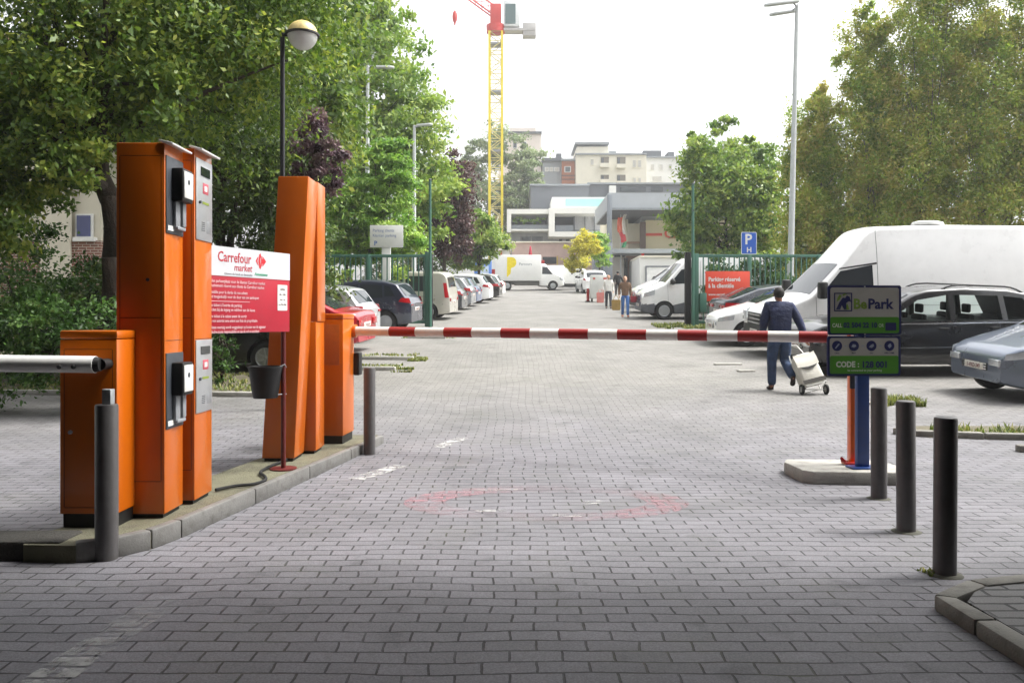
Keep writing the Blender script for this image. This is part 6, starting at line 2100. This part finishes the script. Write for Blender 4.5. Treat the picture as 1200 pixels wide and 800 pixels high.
# supermarket
b = building('supermarket', 'supermarket with deep grey canopy, cream front and red lettering behind the round tree', 760, 76)
part('wall', CREAM, b, (757, 905, 258, 345, 78, 14))
part('side_wall', STUCCO, b, (716, 736, 250, 345, 80.5, 10), (735.8, 757.2, 262, 345, 80, 10))
part('sloped_parapet', mat('tan_parapet', '#b5937b', .8), b, (734, 752, 283.2, 285, 79.4, .5))
part('upper_wall', GREYR, b, (752, 905, 247, 258.2, 78.3, 12), (717, 752, 249, 262, 84, 8))
windows(b, 84, [(721, 727, 250, 262), (729.5, 734.5, 251, 264), (738, 744, 250, 262), (746, 751, 250, 262)], GREYR)
part('brown_column', mat('brown_column', '#5d4b41', .7), b, (750.5, 756.8, 260, 291, 77.5, .5))
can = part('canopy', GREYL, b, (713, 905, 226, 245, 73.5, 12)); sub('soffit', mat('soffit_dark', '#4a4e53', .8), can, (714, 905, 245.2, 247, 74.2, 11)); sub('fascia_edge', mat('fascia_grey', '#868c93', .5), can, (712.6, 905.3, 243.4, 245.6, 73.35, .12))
part('lower_canopy', mat('lower_canopy_grey', '#9fa5aa', .5, .2), b, (717, 905, 291.5, 296.5, 75, 3.2))
for i, (q0, q1) in enumerate(((720, 727.5), (729, 733), (757, 762), (764, 768), (769.5, 777), (782, 789), (791, 795), (797, 806))):
    f = part('window', STUCCO, b, (q0 - .6, q1 + .6, 296.8, 301.6, 77.85, .2)); sub('pane', WIN, f, (q0, q1, 297.4, 301, 77.8, .05))
part('stone_wall', mat('pale_stone', '#c4beb4', .85, 0, .1, 1.2), b, (717, 731, 301.8, 345, 77.6, 1))
part('entrance', mat('entrance_brown', '#7a5a46', .7), b, (731.2, 757, 300, 341, 79.2, .4)); part('entrance_jamb', mat('dark_interior', '#2b2d31'), b, (731.4, 735.5, 302, 341, 78.6, .3))
part('entrance_inner_light', mat('curtain_and_inner_light', '#b4b5b8'), b, (738, 748, 306, 341, 79.0, .12))  # pale opaque pane: its colour stands in for the light inside the entrance
part('red_stripe', mat('supermarket_red', '#d8431f', .5), b, (756.9, 776, 273.3, 276.3, 77.9, .12))
mb = MB(); text_into(mb, 'Carrefour market', 1.35, (X(778, 77.9), 77.85, Z(279, 77.9)), bold=.03, extrude=.03); o = mb.build('lettering', mat('supermarket_red', '#d8431f'), b); o.location = -b.location
t = thing('steel_pillar', 'tall grey steel pillar holding the supermarket canopy', 'pillar', (X(713, 73), 73, zg(73)))
h = Z(228, 73) - zg(73)
mb = MB(); mb.span((-.42, -.0, 0), (.36, .4, h - 4.3), bev=.02); mb.span((-.1, 0, h - 4.3), (.32, .4, h), bev=.02); mb.span((-.46, -.04, 0), (-.36, .1, h - 4.6)); mb.build('column', mat('pillar_grey', '#7d838a', .5, .2, .06, 2), t)
t = thing('shutter_box', 'grey shuttered enclosure beside the steel pillar', 'enclosure', (X(704, 74), 74, zg(74)))
mb = MB(); mb.span((X(695.5, 74) - t.location.x, 0, 0), (X(708, 74) - t.location.x, 1.5, Z(298, 74) - zg(74)), bev=.03); bx_ = mb.build('shell', mat('shutter_grey', '#83878d', .6, .2, .08, 2), t)
mb = MB()
for k in range(9):
    z = .3 + k * .3
    mb.span((X(696.2, 74) - t.location.x, -.03, z), (X(707.4, 74) - t.location.x, -.005, z + .04))
mb.build('slats', mat('slat_grey', '#5f6369', .6), t)
t = thing('banner', 'red and white hanging banner with a green foot beside the supermarket pillar', 'banner', (X(729, 75.8), 75.8, Z(290, 75.8)))
h = Z(251, 75.8) - Z(290, 75.8)
def wav(x0, x1, z0, z1, m, nm):
    mb = MB(); P = []
    for i in range(9):
        z = z0 + (z1 - z0) * i / 8
        P.append([(x0 + (x1 - x0) * j / 5 + .12 * math.sin(z * 2.2) + .1 * noise.noise((z, j, 0)), .1 * math.sin(j * 1.3 + z * 2), z) for j in range(6)])
    mb.grid(P); mb.grid([[(a[0], a[1] + .03, a[2]) for a in r] for r in P], flip=True); mb.build(nm, m, t)
wav(-.35, .1, h * .45, h * .9, mat('banner_orange', '#d5664a', .8, 0, .2, 2), 'upper_cloth'); wav(.1, .35, h * .4, h, mat('banner_white', '#d9d5cf', .8), 'white_cloth'); wav(-.25, .25, h * .15, h * .46, mat('banner_red', '#c0303a', .8, 0, .15, 2), 'red_cloth'); wav(-.05, .3, 0, h * .18, mat('banner_green', '#3a9a6a', .8), 'green_cloth')
mb = MB(); mb.cyl((-.1, .2, -(Z(290, 75.8) - zg(75.8))), (-.1, .2, h), .05, seg=10); mb.build('pole', STEEL, t)
b = building('garage_hut', 'white boxy service building with a framed door in front of the supermarket', 785, 70)
part('wall', WHITER, b, (750, 830, 301, 345, 70, 5)); part('parapet', STUCCO, b, (749.5, 830.5, 299.4, 301.2, 69.8, 5.4))
o = part('door', mat('white_door', '#e2e2e0', .5), b, (758, 784, 313, 343, 69.85, .2)); sub('door_frame', CLADG, o, (756.6, 785.4, 311.4, 313, 69.8, .3), (756.6, 758, 313, 343, 69.8, .3), (784, 785.4, 313, 343, 69.8, .3))
part('wall_lamp', REDP, b, (752, 755, 297, 299.6, 69.8, .3))

# brick house at the left
BRICK = brick_mat('old_brick', '#8a5a4c', '#6f4a40', '#b0a79a')
t = thing('brick_house', 'brick and cream house glimpsed through the leaves at the far left', 'house', (X(60, 23), 23, zg(23)))
mb = MB(); mb.span((-6, 0, -.3), (X(118, 23) - X(60, 23), 7, Z(282, 23) - zg(23))); mb.build('brick_wall', BRICK, t)
mb = MB(); mb.span((-6, .2, Z(282, 23) - zg(23)), (X(118, 23) - X(60, 23) - .1, 7, 6.2)); mb.build('upper_wall', mat('cream_stucco', '#c9c3b2', .9, 0, .08, 1), t)
mb = MB(); mb.span((X(50, 23) - X(60, 23), -.12, 0), (X(84, 23) - X(60, 23), -.003, 5.4)); mb.build('stone_pier', mat('cream_stucco', '#c9c3b2'), t)
mb = MB(); mb.span((X(84, 23) - X(60, 23) + .06, -.08, Z(282, 23) - zg(23) - .02), (X(112, 23) - X(60, 23), .1, Z(278, 23) - zg(23))); mb.build('sill', mat('white_sill', '#dededa', .6), t)
mb = MB(); mb.span((X(86, 23) - X(60, 23), .1, Z(278, 23) - zg(23)), (X(106, 23) - X(60, 23), .18, Z(250, 23) - zg(23))); w = mb.build('window', mat('window_white', '#d5d5d2', .5), t)
mb = MB(); mb.span((X(88, 23) - X(60, 23), .08, Z(276.5, 23) - zg(23)), (X(104, 23) - X(60, 23), .098, Z(252, 23) - zg(23))); mb.build('pane', glass('blue_window_glass', (.05, .06, .16)), w)
mb = MB(); mb.prism([(-6.3, 6.2), (2, 6.2), (-2, 9)], Matrix.Translation((0, 7.2, 0)) @ XZ, 7.3); mb.build('roof', mat('tile_roof', '#6b4538', .85, 0, .15, 2), t)

# crane -------------------------------------------------------------------------
CY = 112
cz0 = zg(CY)
t = thing('tower_crane', 'tower crane with a yellow lattice mast and a red slewing head', 'crane', (X(581, CY), CY, cz0))
CYEL = mat('crane_yellow', '#e6cf10', .5, 0, .06, 1)
CRED = mat('crane_red', '#c8281e', .5, 0, .06, 1)
hm = Z(39, CY) - cz0
hw = .5 * (X(589.5, CY) - X(572.5, CY)) * .86
mb = MB()
for sx_ in (1, -1):
    for sy_ in (1, -1):
        mb.span((sx_ * hw - .15, sy_ * hw - .15, 0), (sx_ * hw + .15, sy_ * hw + .15, hm))
mb.build('mast_legs', CYEL, t)
mb = MB()
nb_ = 26
for k in range(nb_):
    z0_, z1_ = hm * k / nb_, hm * (k + 1) / nb_
    for sg in (1, -1):
        a, b2 = (hw, -hw) if k % 2 else (-hw, hw)
        mb.cyl((a, sg * hw, z0_), (b2, sg * hw, z1_), .06, seg=6); mb.cyl((sg * hw, a, z0_), (sg * hw, b2, z1_), .06, seg=6)
        mb.cyl((-hw, sg * hw, z1_), (hw, sg * hw, z1_), .06, seg=6)
mb.build('lattice', mat('lattice_yellow', '#d6cb86', .6), t)
for py in (53, 109, 178):
    z = Z(py, CY) - cz0
    mb = MB(); mb.span((-hw, -hw, z - .12), (hw, hw, z + .12)); mb.build('platform', mat('crane_platform', '#8f9196', .6), t)
zc = hm
mb = MB(); mb.cyl((0, 0, zc), (0, 0, zc + 1.0), 1.25, 1.3, seg=20); mb.span((-.75, -.75, zc + 1.0), (.75, .75, zc + 3.8), bev=.1); mb.build('slewing_head', CRED, t)
mb = MB(); x0_ = 1.1; mb.span((x0_, -1, zc + .6), (x0_ + 2.2, 1, zc + 4.2), bev=.2); cb = mb.build('cab', mat('cab_white', '#d9dcdd', .4), t)
mb = MB(); mb.span((x0_ + .2, -1.04, zc + .9), (x0_ + 1.6, -.99, zc + 3.6)); mb.build('cab_window', glass('cab_glass', (.06, .12, .12)), cb)
mb = MB(); mb.span((x0_, -.9, zc + .1), (x0_ + 4.2, .9, zc + .4)); mb.span((x0_ + 2.6, -.8, zc - .6), (x0_ + 4.4, .8, zc + 1.2), bev=.1); mb.build('counterweight', mat('counterweight_grey', '#b5b2b0', .8), t)
mb = MB()
j0 = Vector((-.2, 0, zc + 2.2)); j1 = Vector((X(505, CY) - X(581, CY), 0, Z(-34, CY) - cz0))
for o_ in ((0, .6, 0), (0, -.6, 0), (.9, 0, .9)):
    mb.cyl(j0 + Vector(o_), j1 + Vector(o_), .11, seg=8)
nd = 10
for k in range(nd):
    a, b2 = j0.lerp(j1, k / nd), j0.lerp(j1, (k + 1) / nd)
    mb.cyl(a + Vector((0, .6, 0)), b2 + Vector((.9, 0, .9)), .05, seg=6); mb.cyl(a + Vector((.9, 0, .9)), b2 + Vector((0, -.6, 0)), .05, seg=6)
mb.build('jib', CRED, t)
mb = MB(); hx = X(533, CY) - X(581, CY)
zj = j0.lerp(j1, (hx - j0.x) / (j1.x - j0.x)).z
mb.cyl((hx, 0, zj), (hx, 0, Z(92, CY) - cz0), .02, seg=6); mb.build('hoist_rope', STEEL, t)
mb = MB(); mb.blob((hx, 0, Z(20, CY) - cz0), (.35, .25, .9)); mb.cyl((hx, 0, Z(30, CY) - cz0), (hx, 0, Z(24, CY) - cz0), .08, .2, seg=10); mb.build('hook_block', CRED, t)

# building over the entrance, behind the camera -----------------------------------
PF = 5.1
t = thing('passage_building', 'dark brick building with a covered passage the lane runs out of', 'building', (0, PF, 0))
DB = brick_mat('dark_brick', '#3a322e', '#2e2825', '#474340')
mb = MB(); mb.span((-15, -18, 3.6), (15, 0, 13)); mb.build('upper_floors', DB, t)
mb = MB(); mb.span((-15, -18, 0), (-3.9, -.6, 3.59)); mb.build('passage_wall', DB, t)
mb = MB(); mb.span((6.2, -18, 0), (15, -.01, 3.59)); mb.build('passage_wall', DB, t)
mb = MB(); mb.span((-3.89, -17.9, 0), (6.19, -17.6, 3.59)); mb.build('rear_gate', mat('dark_gate', '#25282b', .6), t)

# ================================================================== AIR, LIGHT, CAMERA
USE_HAZE = True
if USE_HAZE:
    mb = MB(); mb.span((-262, -62, -1.05), (262, 422, 54))
    m = bpy.data.materials.new('haze_air'); m.use_nodes = True
    nt = m.node_tree
    nt.nodes.remove(nt.nodes['Principled BSDF'])
    v = nt.nodes.new('ShaderNodeVolumePrincipled')
    v.inputs['Color'].default_value = (.95, .97, 1, 1)
    v.inputs['Density'].default_value = .0008
    v.inputs['Anisotropy'].default_value = .35
    nt.links.new(v.outputs[0], nt.nodes['Material Output'].inputs['Volume'])
    tag(mb.build('haze', m), kind='stuff')

SUN_EL, SUN_AZ = R(58), R(80)        # azimuth from +Y towards +X
w = bpy.data.worlds.new('World'); SC.world = w; w.use_nodes = True
nt = w.node_tree
bg = nt.nodes['Background']
sky = nt.nodes.new('ShaderNodeTexSky'); sky.sky_type = 'NISHITA'; sky.sun_disc = False
sky.sun_elevation = SUN_EL; sky.sun_rotation = SUN_AZ
sky.air_density = 1.6; sky.dust_density = 6; sky.ozone_density = 1
hs_ = nt.nodes.new('ShaderNodeHueSaturation'); hs_.inputs['Saturation'].default_value = .12
nt.links.new(sky.outputs[0], hs_.inputs['Color'])
nt.links.new(hs_.outputs[0], bg.inputs['Color'])
bg.inputs['Strength'].default_value = .15
sl = bpy.data.lights.new('Sun', 'SUN'); sl.energy = 1.5; sl.angle = R(14); sl.color = (1, .97, .92)
so = bpy.data.objects.new('Sun', sl); COL.objects.link(so)
dv = Vector((math.sin(SUN_AZ) * math.cos(SUN_EL), math.cos(SUN_AZ) * math.cos(SUN_EL), math.sin(SUN_EL)))
so.rotation_euler = dv.to_track_quat('Z', 'Y').to_euler()

cd = bpy.data.cameras.new('Camera'); cam = bpy.data.objects.new('Camera', cd); COL.objects.link(cam)
cam.location = (0, 0, CAM_H); cam.rotation_euler = (PI / 2, 0, 0)
cd.sensor_width = 36; cd.lens = F / 1200 * 36; cd.shift_y = -(400 - HZ) / 1200
cd.clip_end = 2000; cd.clip_start = .05
SC.camera = cam
SC.view_settings.view_transform = 'Standard'; SC.view_settings.look = 'None'; SC.view_settings.gamma = 1
SC.view_settings.exposure = 1.4
SC.render.engine = 'CYCLES'
cy = SC.cycles
cy.use_denoising = True
cy.max_bounces = 8; cy.transparent_max_bounces = 12; cy.volume_bounces = 1
cy.volume_step_rate = 4
